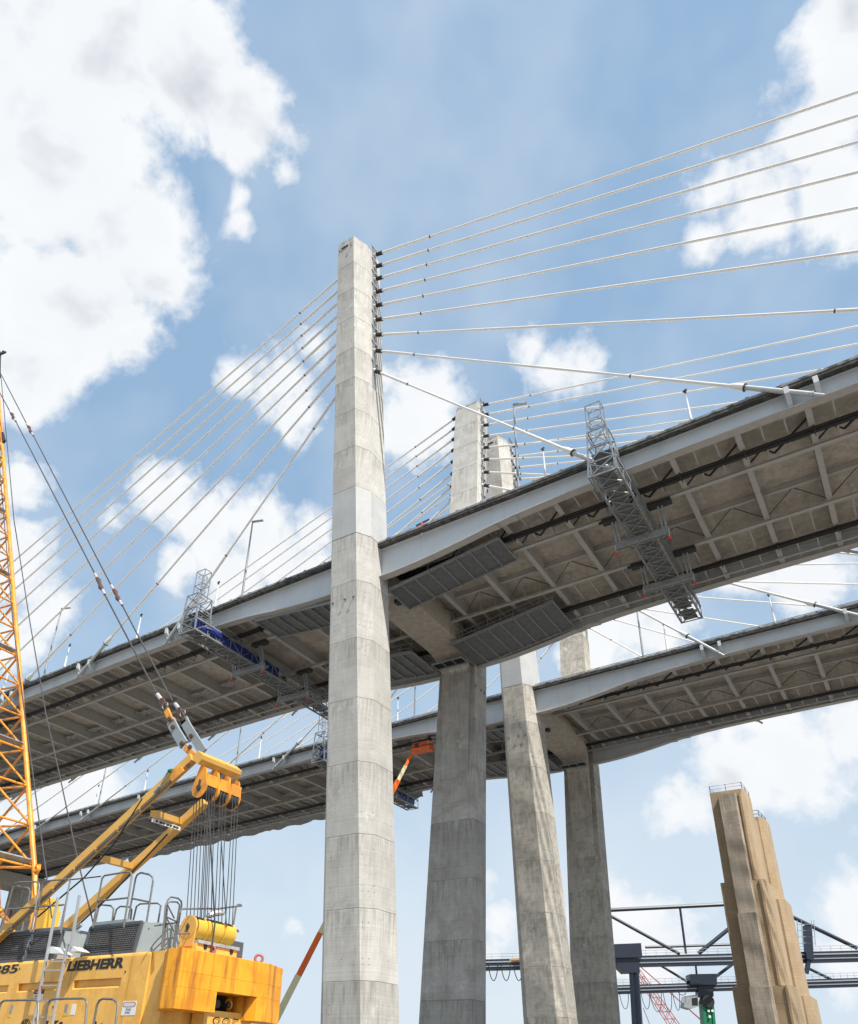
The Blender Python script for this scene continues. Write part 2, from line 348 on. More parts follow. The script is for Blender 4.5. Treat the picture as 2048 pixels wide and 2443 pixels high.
def ya(z, wch):
    y = -1.478-math.tan(R(3.161))*z
    if wch in 'BD': y = WT-y
    if wch in 'CD': y += DT
    return y
slot = MB()
TOW = {}
for wch in 'ABCD':
    m = {'A':CONC,'B':CONC3,'C':CONC2,'D':CONC2}[wch]
    c0 = sec(-47.2, wch); ctr = sum(c0, V())/6
    t = thing('bridge_tower', TLAB[wch], 'bridge tower', (ctr.x, ctr.y, 0), 'concrete legs of the bridge towers'); TOW[wch] = t
    core = MB(); core.loft([sec(-47.2, wch, .05), sec(40.8, wch, .05)]); core.build('joint_core', m, t)
    for a, b in zip(JOINTS, JOINTS[1:]):
        steel = (a == 5.6)
        q = MB(); gp = .013
        rings = [sec(b+gp, wch, .012), sec(b+gp+.03, wch, -.02 if steel else 0), sec(a-gp-.03, wch, -.02 if steel else 0), sec(a-gp, wch, .012)]
        if a == 40.9:                              # bevelled head
            rings = rings[:2]+[sec(a-.75, wch, 0), sec(a, wch, .28)]
        q.loft(rings)
        mm = CASE if steel else (CONC if (a > 5 and wch in 'ABC') else m)
        o = q.build('steel_casing' if steel else 'concrete_lift', mm, t)
        if steel: o['label'] = 'smooth grey painted steel band round the tower at deck level'
    th = MB()
    fpairs = ((0,1),(1,2),(2,3)) if wch in 'AC' else ((2,3),(3,4))
    for a, b_ in zip(JOINTS, JOINTS[1:]):
        if a == 5.6: continue
        for fz in (.22, .30, .72, .80):
            ss = sec(b_+(a-b_)*fz, wch)
            for i0, i1 in fpairs:
                e_ = ss[i1]-ss[i0]; nrm = V((e_.y, -e_.x, 0)).normalized()
                for u in (.16, .5, .84):
                    if random.random() < .6: continue
                    p = lerp(ss[i0], ss[i1], u)+nrm*.004; x_ = e_.normalized(); h_ = .032
                    th.add([p-x_*h_-V((0,0,h_)), p+x_*h_-V((0,0,h_)), p+x_*h_+V((0,0,h_)), p-x_*h_+V((0,0,h_))], [(0,1,2,3)])
    th.build('tie_holes', DARK, t, kind='stuff')
    # stay slot with steel anchor frames on both cable faces
    sgn = -1 if wch in 'BD' else 1
    for sx in (-1, 1):
        fr = MB()
        zs = [zk(k) for k in range(9)]
        def hx(z): t_ = (z+40)/78; return TB[1]*(1-t_)+TT[1]*t_
        z_lo, z_hi = zs[-1]-2.6, zs[0]+1.6
        pl = []
        for z in (z_lo, z_hi):
            h = hx(z)-.03; yy = ya(z, wch)
            pl.append([V((sx*h, yy-.02-.34, z+ZG)), V((sx*h, yy+.34, z+ZG)), V((sx*(h+.055), yy+.34, z+ZG)), V((sx*(h+.055), yy-.36, z+ZG))])
        fr.loft(pl); fr.build('anchor_strip', GALV, t)
        fr2 = MB()
        for z in zs:
            h = hx(z)+.02; yy = ya(z, wch)
            fr2.beam((sx*h, yy-.55*sgn, z+ZG+1.25), (sx*(h+.34), yy-.1*sgn, z+ZG+.45), .10, .12)
            fr2.beam((sx*h, yy+.38*sgn, z+ZG+1.1), (sx*(h+.30), yy+.1*sgn, z+ZG+.2), .08, .08)
        fr2.build('anchor_bracket', DARK, t)
    # hooks and form-tie pockets near the top and below the deck
    for zz, fx in ((39.4, .45), (39.4, -.45), (-6.6, .5), (-6.6, -.5), (-6.6, 0.1)):
        s_ = sec(zz, wch); p = lerp(s_[0], s_[1], .5+fx*.8) if wch in 'AC' else lerp(s_[2], s_[3], .5+fx*.8)
        h = MB(); n_ = V((0,-1,0)); h.tube([p, p+n_*.22+V((0,0,-.1)), p+n_*.16+V((.1,0,-.35))], .045, 5); h.build('lifting_hook', DARK, t)
    if wch in 'AC':
        s_ = sec(40.0, wch); h = MB(); c_ = lerp(s_[0], s_[1], .45); h.box(c_.x-.45, c_.x+.45, c_.y-.03, c_.y+.1, c_.z-.42, c_.z-.2); h.build('recess', HOLE, t)
    # inner corbel that thickens the leg under the crossbeam
    q = MB(); yi = lambda z: sec(z, wch)[3].y if wch in 'AC' else sec(z, wch)[2].y
    rr = []
    for z, p in ((-17.5,.02),(-12,.30),(-8,.62),(-3.6,1.05)):
        y = yi(z); d = sgn
        rg = [V((-1.45, y-.3*d, z+ZG)), V((1.75, y-.3*d, z+ZG)), V((1.75, y+p*d, z+ZG)), V((-1.45, y+p*d, z+ZG))]
        if d < 0: rg.reverse()
        rr.append(rg)
    q.loft(rr); q.build('corbel', CASE if wch in 'A' else m, t)
# crossbeams
for dy, lab in ((0,'brown-stained concrete crossbeam under the nearer deck between its two tower legs'), (DT,'concrete crossbeam under the second deck between its two tower legs')):
    t = thing('crossbeam', lab, 'crossbeam', (.6, WT/2+dy, ZG-3.5), 'tower crossbeams')
    q = MB(); n = 14; rg = []
    for i in range(n+1):
        y = 1.2+(WT-3.3)*i/n; e_ = min(i, n-i)/n
        zb = -3.3-1.5*max(0, (1-e_*5.2))**2
        xr = 2.0+.7*min(1, e_*6)
        rg.append([V((-1.45,y+dy,ZG+zb)),V((xr,y+dy,ZG+zb)),V((xr,y+dy,ZG-.4)),V((-1.45,y+dy,ZG-.4))])
    q.loft(rg); q.build('beam', SOFF, t)
    for yy in (2.0, 3.9):
        h = MB(); h.box(1.2, 1.75, yy+dy, yy+.7+dy, ZG-3.75, ZG-3.32); h.build('floodlight', DARK, t)
    h = MB()
    for j in range(3):
        for k in range(2):
            x = .0+j*.75; y = WT-2.95+k*.28+dy; z = ZG-4.95-k*.15
            h.tube([(x,y,z),(x+.5,y,z),(x+.5,y+.0,z-.22),(x,y,z-.22),(x,y,z)], .03, 5)
    h.build('hose_coil', WHITEP, t)
# ------------------------------------------------------------------ decks
def sweep(prof, xs):                               # prof(X) -> closed list of (Y, Z-offset)
    b = MB(); b.loft([[V((X, y, zt(X)+z)) for y, z in prof(X)] for X in xs]); return b
XS = [X0+(X1-X0)*i/104 for i in range(105)]
FBX = [24.9+FB*n for n in range(-34, 17)]
SH = {}
def shared(name, make, m):
    if name not in SH: SH[name] = make().mesh(name, m)
    return SH[name]
def rect(y0, y1, z0, z1): return [(y0,z0),(y1,z0),(y1,z1),(y0,z1)]
def i_beam(y0, y1, w, d, z):                       # I section running along Y, flange bottom at z
    b = MB(); b.box(-w/2, w/2, y0, y1, z, z+.045); b.box(-.02, .02, y0, y1, z+.045, z+d-.03); b.box(-w/2, w/2, y0, y1, z+d-.03, z+d); return b
for D, dy in enumerate((0, DW)):
    lab = ('nearer cable-stayed bridge deck crossing high through the middle of the picture', 'second cable-stayed bridge deck, lower and farther behind the nearer one')[D]
    T = thing('bridge_deck', lab, 'bridge deck', (0, W/2+dy, ZG), 'bridge decks')
    def put(b, name, m, parent=T, **k):
        me = b.mesh(name, m); return link(name, me, parent, (0, dy, 0), **k)
    for s_, yb in ((-1, 0.0), (1, W)):
        gd = put(sweep(lambda X: rect(yb-.02, yb+.02, -depth(X)+.05, -.24), XS), 'girder_web', PAINT)
        def sub(b, name, m): return link(name, b.mesh(name, m), gd, (0, dy, 0))
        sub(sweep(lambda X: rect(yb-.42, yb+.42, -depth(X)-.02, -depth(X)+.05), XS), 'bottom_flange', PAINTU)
        sub(sweep(lambda X: rect(yb-.28, yb+.28, -.30, -.241), XS), 'top_flange', PAINT)
        stf = shared('stiffener%d' % s_, lambda: MB().box(-.012, .012, .021 if s_ < 0 else -.24, .24 if s_ < 0 else -.021, -1.74, -.31), PAINT)
        for X in FBX:
            link('stiffener', stf, gd, (X+FB/2, dy+yb, zt(X+FB/2)))
        yo = yb+s_*.021
        for X in [29.0+15.239*i for i in range(-12, 6)]+[15.6, -18.4]:
            d_ = depth(X)
            b = MB(); b.box(-.55, .55, min(0, s_*.018), max(0, s_*.018), -d_+.12, -.36)
            link('splice_plate', b.mesh('splice_plate', PAINT), gd, (X, dy+yo, zt(X)))
            bo = MB()
            for i in range(10):
                for j in range(12):
                    x, z = -.48+i*.106, -d_+.2+j*(d_-.64)/11
                    bo.box(x-.018, x+.018, s_*.018-.018, s_*.018+.018, z-.018, z+.018)
            link('bolts', bo.mesh('bolts', PAINT), gd, (X, dy+yo, zt(X)), kind='stuff')
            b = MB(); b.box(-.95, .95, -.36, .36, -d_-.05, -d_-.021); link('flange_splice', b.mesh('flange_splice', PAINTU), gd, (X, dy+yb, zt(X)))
        # concrete curb and railing
        yc = yb+s_*.9
        pr = [(yc, -.02), (yc, .20), (yc-s_*.42, .30), (yc-s_*.42, -.02)]
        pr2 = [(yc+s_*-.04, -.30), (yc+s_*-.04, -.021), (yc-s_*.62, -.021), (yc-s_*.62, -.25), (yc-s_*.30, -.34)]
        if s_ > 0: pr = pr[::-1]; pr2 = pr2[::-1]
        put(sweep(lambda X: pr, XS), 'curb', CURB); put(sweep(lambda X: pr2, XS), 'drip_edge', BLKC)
        rl = MB()
        for zz in (.60, .86): rl.tube([(X, yc-s_*1.02, zt(X)+zz) for X in XS[::2]], .05, 6)
        put(rl, 'railing', GALV)
        pm = shared('rail_post%d' % s_, lambda: MB().beam((0,-s_*.90,-.05),(0,-s_*.90,.88),.12,.14,(1,0,0)), GALV)
        bm_ = shared('rail_bracket%d' % s_, lambda: MB().box(-.14,.14,-.10,.10,.16,.31), GALV)
        for i in range(int((X1-X0)/2.54)):
            X = X0+1+i*2.54
            if -118 < X < 60: link('rail_post', pm, T, (X, dy+yc-s_*.12, zt(X)+.02)); link('rail_bracket', bm_, T, (X, dy+yc-s_*.12, zt(X)+.02))
    # slab, precast soffit panels between floor beams
    put(sweep(lambda X: rect(-.5, W+.5, -.19, -.02), XS), 'slab', SOFF)
    for X in FBX:
        if not (-140 < X < 96): continue
        if -3.5 < X < 4.5: pass
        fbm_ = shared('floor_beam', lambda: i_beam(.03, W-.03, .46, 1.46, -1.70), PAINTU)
        if not (-2.4 < X < 3.6): link('floor_beam', fbm_, T, (X, dy, zt(X)))
        for j, (ya_, yb_) in enumerate(((.35,5.35),(5.42,10.38),(10.6,15.55),(15.62,W-.35))):
            pm = shared('soffit_panel%d' % j, lambda: MB().box(.26, FB-.26, ya_, yb_, -.23, -.195), SOFF)
            link('soffit_panel', pm, T, (X, dy, zt(X+FB/2)))
        for th in (FB/3, 2*FB/3):
            for (p, q_, zz) in ((.42, 4.8, -1.62), (13.1, W-.42, -1.62)):
                rb = shared('rib%.1f' % p, lambda: MB().box(-.06,.06,p,q_,zz,zz+.16).box(-.05,.05,p,p+.1,zz+.16,-.24).box(-.05,.05,q_-.1,q_,zz+.16,-.24), PAINTU)
                link('bracket_rib', rb, T, (X+th, dy, zt(X+th)))
        zz = shared('zigzag_brace', lambda: MB().beam((.2,4.7,-1.5),(1.3,3.9,-1.15),.09,.12).beam((1.3,3.9,-1.15),(2.1,4.6,-1.4),.09,.12).beam((2.1,4.6,-1.4),(4.9,2.4,-.9),.12,.16), DARK)
        zs_ = shared('strut_brace', lambda: MB().beam((.9,4.5,-1.6),(1.4,3.6,-.9),.10,.14), DARK)
        link('zigzag_brace' if X > -4 else 'strut_brace', zz if X > -4 else zs_, T, (X, dy, zt(X+FB/2)))
        dg_ = shared('diagonal_brace', lambda: MB().beam((.25,12.7,-1.4),(2.6,10.7,-.75),.06,.09).beam((2.6,10.7,-.75),(4.85,12.7,-1.4),.06,.09), GALVD)
        if X > -4: link('diagonal_brace', dg_, T, (X, dy, zt(X+FB/2)))
    def rail_i(y, name):
        b = sweep(lambda X: rect(y-.19, y+.19, -1.98, -1.93), XS); b2 = sweep(lambda X: rect(y-.02, y+.02, -1.93, -1.74), XS)
        b.add(b2.v, b2.f); b3 = sweep(lambda X: rect(y-.15, y+.15, -1.74, -1.705), XS); b.add(b3.v, b3.f); put(b, name, PAINTU)
    rail_i(4.9, 'traveller_rail'); rail_i(12.9, 'traveller_rail')
    XR_ = [x for x in XS if x > 2.8]
    b = sweep(lambda X: rect(10.35, 10.65, -.86, -.82), XR_); b2 = sweep(lambda X: rect(10.47, 10.53, -.82, -.22), XR_); b.add(b2.v, b2.f); put(b, 'stringer', PAINTU)
    for y, z, r_, m_ in ((2.95,-1.90,.15,BLACK),(2.64,-1.88,.11,BLACK),(3.24,-1.86,.07,BLACK),(17.2,-1.92,.15,BLACK),(17.5,-1.88,.12,BLACK),(16.9,-1.86,.07,BLACK),(19.5,-1.86,.10,PAINTU)):
        b = MB(); b.tube([(X, y, zt(X)+z) for X in XS], r_, 8); put(b, 'utility_pipe', m_)
    hg = shared('pipe_hanger', lambda: MB().box(-.04,.04,2.45,3.36,-2.12,-2.06).box(-.03,.03,2.47,2.51,-2.06,-1.70).box(-.03,.03,3.31,3.35,-2.06,-1.70).box(-.04,.04,16.75,17.66,-2.14,-2.08).box(-.03,.03,16.77,16.81,-2.08,-1.70).box(-.03,.03,17.6,17.64,-2.08,-1.70), DARK)
    for X in FBX:
        if -120 < X < 70: link('pipe_hanger', hg, T, (X+.1, dy, zt(X)), kind=None)
    # stay anchor brackets outside the girders
    for s_, yb in ((-1, 0.0), (1, W)):
        for side in (1, -1):
            for j in range(7):
                X = (25.91+15.239*j) if side > 0 else -(26.41+15.239*j)
                if X > 100: continue
                Xc = X-side*1.3
                for x_ in (-.75, 1.25):
                    b = MB()
                    xx = x_*side; yo_ = s_*1.08
                    b.add([(xx-.03, s_*.021, -1.74),(xx-.03, yo_, -.95),(xx-.03, yo_, -.33),(xx-.03, s_*.021, -.31),(xx+.03, s_*.021, -1.74),(xx+.03, yo_, -.95),(xx+.03, yo_, -.33),(xx+.03, s_*.021, -.31)],
                          [(0,1,2,3),(7,6,5,4),(0,4,5,1),(1,5,6,2),(2,6,7,3),(3,7,4,0)])
                    b.beam((xx, yo_+s_*.02, -.33), (xx, yo_+s_*.02, -.97), .36, .03, (0,1,0)); b.beam((xx, yo_, -1.0), (xx, s_*.12, -1.76), .36, .03, (1,0,0)) if False else b.add([(xx-.18,yo_,-.98),(xx+.18,yo_,-.98),(xx+.18,s_*.05,-1.775),(xx-.18,s_*.05,-1.775),(xx-.18,yo_,-.955),(xx+.18,yo_,-.955),(xx+.18,s_*.05,-1.75),(xx-.18,s_*.05,-1.75)],[(0,1,2,3),(7,6,5,4),(0,4,5,1),(1,5,6,2),(2,6,7,3),(3,7,4,0)])
                    link('bracket_plate', b.mesh('bracket_plate', PAINT), T, (Xc, dy+yb, zt(Xc)))
# crumpled sheeting tucked above the second rail, left of the tower
for D, dy in enumerate((0, DW)):
    cnt = 0
    for n, X in enumerate(FBX):
        if not (-95 < X < -24): continue
        b = MB(); nx, ny = 12, 6; vs = []
        for i in range(nx+1):
            for j in range(ny+1):
                p = V((.3+(FB-.9)*i/nx, 11.75+1.0*j/ny, -.80+.30*noise.noise(V((X+i*.55, j*.8+dy, 3)))+.20*noise.noise(V((X*2+i*1.9, j*2.3, 9)))))
                vs.append(p)
        b.add(vs, [(i*(ny+1)+j, (i+1)*(ny+1)+j, (i+1)*(ny+1)+j+1, i*(ny+1)+j+1) for i in range(nx) for j in range(ny)])
        o = link('protective_sheeting', b.mesh('protective_sheeting', SHEET), None, (X, dy, zt(X)))
        bay = ['first','second','third','fourth','fifth','sixth','seventh','eighth','ninth','tenth','eleventh','twelfth','thirteenth','fourteenth'][-1-cnt]; cnt += 1
        tag(o, 'crumpled grey sheeting under the %s deck, %s sheeted bay left of the tower' % ('nearer' if D == 0 else 'second', bay), 'sheeting', 'protective sheeting under the %s deck' % ('nearer' if D == 0 else 'second'))
# ------------------------------------------------------------------ stay cables
ORD = ['uppermost','second','third','fourth','fifth','sixth','seventh','eighth','lowest']
TWN = {'A':'nearest tower leg','B':'nearer deck rear tower leg','C':'second deck front tower leg','D':'second deck rear tower leg'}
for wch in 'ABCD':
    for side in (1, -1):
        for k in range(9):
            z = zk(k); hx_ = (TB[1]*(1-(z+40)/78)+TT[1]*(z+40)/78)
            A_ = V((side*(hx_+.02), ya(z, wch), z+ZG))
            X = side*((25.91 if side > 0 else 26.41)+15.239*(8-k))
            yD = -.79
            if wch in 'BD': yD = W-yD
            if wch in 'CD': yD += DW
            B_ = V((X, yD, zt(X)-2.06)); Ln = (B_-A_).length; d = (B_-A_)/Ln
            sag = (.0000022*Ln**3*.18+.0006*Ln)*(.2 if side > 0 else .6)
            def pt(s): q = A_+d*s; u_ = s/Ln; return q-V((0,0,4*sag*u_*(1-u_)))
            t = thing('stay_cable', '%s of nine white stay cables fanning %s from the %s' % (ORD[k], 'right' if side > 0 else 'left', TWN[wch]), 'stay cable', A_, 'stay cables of the '+TWN[wch])
            s1, s2, s3 = 7.9-.25*k, Ln-15.5+.9*(k-7)*-1.2, Ln-5.7
            if k == 8: s2, s3 = Ln-12, Ln-4.9
            b = MB(); b.tube([pt(1.15), pt(s1)], .148, 10); b.build('upper_sheath', STAY, t, True)
            n_ = max(4, int(Ln/9)); b = MB(); b.tube([pt(s1+(s2-s1)*i/n_) for i in range(n_+1)], .118, 10); b.build('sheath', STAY, t, True)
            b = MB(); b.tube([pt(s2), pt((s2+s3)/2), pt(s3)], .15, 10); b.build('lower_sheath', STAY, t, True)
            b = MB(); b.tube([pt(s3-1.2), pt(s3-.8), pt(s3), pt(s3+.02)], [.15,.25,.29,.29], 12); b.build('collar', STAY, t, True)
            b = MB(); b.tube([pt(s3+.02), pt(s3+.1)], .34, 12); b.build('ring', DARK, t); b = MB(); b.tube([pt(s2-.06), pt(s2+.06)], .16, 10); b.build('ring', DARK, t); b = MB(); b.tube([pt(s1-.06), pt(s1+.06)], .158, 10); b.build('ring', DARK, t)
            b = MB(); b.tube([pt(s3+.1), pt(Ln-.55)], .20, 12); b.tube([pt(Ln-.62), pt(Ln-.55)], .25, 12); b.tube([pt(Ln-.55), pt(Ln+.25)], .14, 10); b.build('guide_tube', TUBEG, t, True)
            b = MB(); b.tube([pt(.35), pt(1.2)], .23, 10); b.build('boot', BLACK, t, True)
            b = MB(); b.tube([pt(-.3), pt(.36)], .20, 10); b.build('anchor_pipe', STAY, t, True)
# ------------------------------------------------------------------ lamp posts and small masts
for D, dy, xs in ((0, 0, (16.6,-16.8,-51.2)), (1, DW, (16.6,-16.8,-51.2,-85))):
    for i, X in enumerate(xs):
        z = zt(X)+.25; y = .6+dy
        t = thing('lamp_post', 'tall grey lamp post on the %s deck, %s' % (('nearer','second')[D], ('right of the tower','just left of the tower','near the yellow lattice boom','farthest left')[i]), 'lamp post', (X,y,z), 'lamp posts on the decks')
        b = MB(); b.tube([(X,y,z),(X,y,z+11.6)], [.14,.08], 8); b.build('pole', GALV, t, True)
        b = MB(); b.beam((X-.1,y,z+11.55),(X+1.15,y+.5,z+11.62),.30,.10); b.build('lamp_head', GALV, t)
        b = MB(); b.box(X-.25,X+.25,y-.2,y+.2,z-.1,z+.12); b.build('base_plate', GALV, t)
for D, dy, xs in ((0, 0, (32.0,19.2,-20.9,-33.7,-47.1,-60)), (1, DW, (32.0,19.6,-6.5,-19.75,-33,-46.3,-59.6,-72.9,-86))):
    for i, X in enumerate(xs):
        z = zt(X)+.25; y = .6+dy
        t = thing('camera_mast', 'slim white mast with dark sensor head on the %s deck, %s from right' % (('nearer','second')[D], ('first','second','third','fourth','fifth','sixth','seventh','eighth','ninth')[i]), 'mast', (X,y,z), 'slim masts on the decks')
        b = MB(); b.tube([(X,y,z),(X,y,z+1.5),(X,y,z+4.3)], [.13,.12,.05], 8); b.build('pole', WHITEP, t, True)
        b = MB(); b.tube([(X,y,z+4.28),(X,y,z+4.62)], [.07,.13], 8); b.beam((X-.18,y,z+4.55),(X+.14,y,z+4.7),.12,.12); b.build('sensor_head', DARK, t)
p = at(1007, 1262, Y=-.4); t = thing('warning_beacon', 'small red and white beacon with a dark crossbar on the nearer deck edge', 'beacon', p)
b = MB(); b.tube([p+V((0,0,-.6)), p+V((0,0,.05))], .09, 6); b.build('post', WSIGN, t)
b = MB(); b.tube([p+V((0,0,.05)), p+V((0,0,.75))], [.14,.10], 6); b.build('beacon_head', REDL, t)
b = MB(); b.beam(p+V((-.65,0,.62)), p+V((.75,.1,.92)), .13, .13); b.build('crossbar', DARK, t)
# ------------------------------------------------------------------ hanging platforms beside the tower
def plat_z(X): a = abs(X); return -4.15+(a-2.2)*1.4/11.9
def platform(sx, ya_, yb_, dy, lab, rail_side):
    xa, xb = (2.2, 14.1) if sx > 0 else (-2.2, -14.1)
    P = lambda X, y, z=0: V((X, y+dy, ZG+G1*X+plat_z(X)+z))
    t = thing('hanging_platform', lab, 'platform', P((xa+xb)/2, (ya_+yb_)/2), 'hanging maintenance platforms under the decks')
    n = 8
    for i in range(n):
        x0 = xa+(xb-xa)*i/n; x1 = xa+(xb-xa)*(i+1)/n; e_ = .05*(1 if x1 > x0 else -1)
        b = MB(); b.loft([[P(x0+e_,ya_+.1,.12),P(x0+e_,yb_-.1,.12),P(x0+e_,yb_-.1,.17),P(x0+e_,ya_+.1,.17)],[P(x1-e_,ya_+.1,.12),P(x1-e_,yb_-.1,.12),P(x1-e_,yb_-.1,.17),P(x1-e_,ya_+.1,.17)]])
        b.build('floor_panel', GALVD, t)
    for i in range(n+1):
        x = xa+(xb-xa)*i/n; b = MB(); b.beam(P(x,ya_,.02), P(x,yb_,.02), .10, .20); b.build('cross_rib', GALV, t)
    for y in (ya_, yb_):
        b = MB(); b.beam(P(xa,y,.06), P(xb,y,.06), .12, .30); b.build('side_beam', GALV, t)
    for y in ((ya_,) if rail_side < 0 else (yb_,)):
        b = MB()
        for h in (.55, 1.1): b.tube([P(xa,y,h), P(xb,y,h)], .028, 6)
        for i in range(n+1):
            x = xa+(xb-xa)*i/n; b.tube([P(x,y,.1), P(x,y,1.12)], .028, 6)
        b.build('guard_rail', GALV, t)
    b = MB()
    for i in (0, 3, 5, 8):
        x = xa+(xb-xa)*i/n
        for y in (ya_, yb_): b.tube([P(x,y,.1), V((x, y+dy, zt(x)-1.7))], .035, 6)
    b.build('hanger_rod', GALV, t)
for D, dy in ((0,0.),(1,DT-.6)):
    nm = ('nearer','second')[D]
    if D == 0: platform(1, 1.3, 5.2, dy, 'ribbed grey platform under the %s deck, right of its front tower leg' % nm, 1)
    if D == 0: platform(1, 13.7, 19.65, dy, 'wide ribbed platform with guard rail under the %s deck, by the rear tower leg' % nm, -1)
    platform(-1, .3, 4.3, dy, 'ribbed grey platform under the %s deck, left of its front tower leg' % nm, 1)
    platform(-1, 12.8, 18.7, dy, 'ribbed platform with guard rail left of the %s deck crossbeam' % nm, -1)
    t = thing('access_grating', 'dark barred access grating where the crossbeam meets the rear leg of the %s deck' % nm, 'grating', (.4, 17+dy, ZG-4.9), 'access gratings at the crossbeams')
    b = MB(); b.box(-1.45, 2.3, 15.9+dy, 17.2+dy, ZG-4.55, ZG-4.5); b.build('grating_floor', HOLE, t)
    b = MB()
    for x in (-1.45,-.2,1.05,2.3): b.beam((x,15.9+dy,ZG-4.62),(x,17.2+dy,ZG-4.62),.08,.12)
    b.beam((-1.5,15.86+dy,ZG-4.62),(2.35,15.86+dy,ZG-4.62),.1,.16); b.beam((-1.5,17.24+dy,ZG-4.62),(2.35,17.24+dy,ZG-4.62),.1,.16); b.build('grating_bar', GALV, t)
# ------------------------------------------------------------------ inspection travellers
def truss(b, lo, a, c, n, r_):                    # lo: function (s, i, j) -> point; box truss of n bays
    for i in (0,1):
        for j in (0,1): b.beam(lo(0,i,j), lo(1,i,j), r_*1.6, r_*1.6)
    for k in range(n+1):
        s = k/n
        b.beam(lo(s,0,0), lo(s,1,0), r_, r_); b.beam(lo(s,0,1), lo(s,1,1), r_, r_)
        for i in (0,1): b.beam(lo(s,i,0), lo(s,i,1), r_, r_)
def traveller(xa, xb, dy, lab, tarp):
    xm = (xa+xb)/2; zb = zt(xm)-4.28; top = 1.35
    t = thing('inspection_traveller', lab, 'inspection gantry', (xm, 9+dy, zb), 'inspection travellers hung under the decks')
    P = lambda s, i, j: V((xa if i == 0 else xb, -3.75+26.0*s+dy, zb+(top if j else 0)))
    for i in (0,1):
        for j in (0,1):
            b = MB(); b.beam(P(0,i,j), P(1,i,j), .17, .17); b.build('truss_chord', GALV, t)
    b = MB(); n = 15
    for k in range(n+1):
        s = k/n; b.beam(P(s,0,0), P(s,1,0), .08, .08)
        for i in (0,1): b.beam(P(s,i,0), P(s,i,1), .07, .07)
    for k in range(n):
        s, s2 = k/n, (k+1)/n
        b.beam(P(s,0,0), P(s2,1,0), .085, .085); b.beam(P(s,1,0), P(s2,0,0), .085, .085)
        for i in (0,1): b.beam(P(s,i,k%2), P(s2,i,1-k%2), .06, .06)
    b.build('truss_lacing', GALV, t)
    for k in range(11):
        b = MB(); s = (k+.06)/11; s2 = (k+.94)/11; q0, q1 = P(s,0,0), P(s2,1,0)
        b.box(q0.x+.35, q1.x-.35, q0.y, q1.y, zb+.10, zb+.13); b.build('walkway_panel', GALVD, t)
    b = MB()
    for i in (0,1):
        for h in (.55+top*.0, 1.0): b.tube([P(0,i,0)+V((0,0,top+h*.6)), P(1,i,0)+V((0,0,top+h*.6))], .03, 6)
        for k in range(14): b.tube([P(k/13,i,1), P(k/13,i,1)+V((0,0,.62))], .028, 5)
    b.build('guard_rail', GALV, t)
    # hangers at both rails
    for yr in (4.9, 12.9):
        y = yr+.75+dy
        b = MB(); b.box(xa-1.35, xb+1.35, y-.20, y+.16, zb-.55, zb-.02); b.build('cross_beam', GALV, t)
        b = MB(); b.box(xa-1.35, xb+1.35, y+.45, y+.6, zb-.42, zb-.12); b.build('cross_beam', GALV, t)
        for x in (xa-1.0, xb+1.0):
            b = MB()
            for o_ in (-.17, .15): b.beam((x+o_, y, zb-.1), (x+o_, yr+dy+.05, zt(x)-2.15), .17, .22, (0,1,0))
            b.build('hanger_leg', GALV, t)
            b = MB(); b.box(x-1.0, x+1.0, yr-.34+dy, yr+.34+dy, zt(x)-2.42, zt(x)-2.02); b.box(x-1.35, x-1.0, yr-.1+dy, yr+.1+dy, zt(x)-2.25, zt(x)-2.1)
            b.build('trolley', DARK, t)
            x2 = xa-1.3 if x < xm else xb+1.3
            b = MB(); b.tube([(x2,y-.2,zb-.3),(x2,y-.2,zb-1.15)], .025, 5); b.build('lamp_rod', WHITEP, t)
            b = MB(); b.tube([(x2,y-.2,zb-1.1),(x2,y-.2,zb-1.2),(x2,y-.2,zb-1.38)], [.08,.16,.10], 8); b.build('warning_lamp', REDL, t)
    # climbing tower at the near end
    Q = lambda s, i, j: V((xa-.25+(xb-xa+.2)*i if s < .5 else xa+.05+(xb-xa-.45)*i, (-3.75 if j == 0 else -1.75)+dy, zb+(zt(xm)+.35-zb)*s))
    b = MB()
    for i in (0,1):
        for j in (0,1): b.beam(Q(0,i,j), Q(1,i,j), .12, .12)
    lv = [0,.3,.62,1]
    for s in lv:
        for i in (0,1): b.beam(Q(s,i,0), Q(s,i,1), .09, .09)
        for j in (0,1): b.beam(Q(s,0,j), Q(s,1,j), .09, .09)
    for s, s2 in zip(lv, lv[1:]):
        for j in (0,1): b.beam(Q(s,0,j), Q(s2,1,j), .07, .07); b.beam(Q(s,1,j), Q(s2,0,j), .06, .06)
        for i in (0,1): b.beam(Q(s,i,0), Q(s2,i,1), .07, .07)
    b.build('climbing_tower', GALV, t)
    zc = zt(xm)+.35; x0, x1, y0, y1 = xa-.15, xa+1.15, -2.9+dy, -2.0+dy
    b = MB()
    for x in (x0, x1):
        for y in (y0, y1): b.beam((x,y,zc),(x,y,zc+3.75),.08,.08)
    for k in range(7):
        z = zc+k*.62
        if k in (0,3,6): b.beam((x0,y0,z),(x1,y0,z),.07,.07); b.beam((x0,y1,z),(x1,y1,z),.07,.07); b.beam((x0,y0,z),(x0,y1,z),.07,.07); b.beam((x1,y0,z),(x1,y1,z),.07,.07)
    for k in range(3): b.ring(((x0+x1)/2,(y0+y1)/2,zc+1.2+k*.9),(0,0,1),.48,.025,14,5)
    b.build('ladder_cage', GALV, t)
    b = MB()
    for x in (x0+.4, x0+.85): b.tube([(x,y1-.1,zb+.2),(x,y1-.1,zc+3.9)], .025, 5)
    for k in range(26): z = zb+.4+k*.3; b.tube([(x0+.4,y1-.1,z),(x0+.85,y1-.1,z)], .018, 5)
    b.build('ladder', ALU, t)
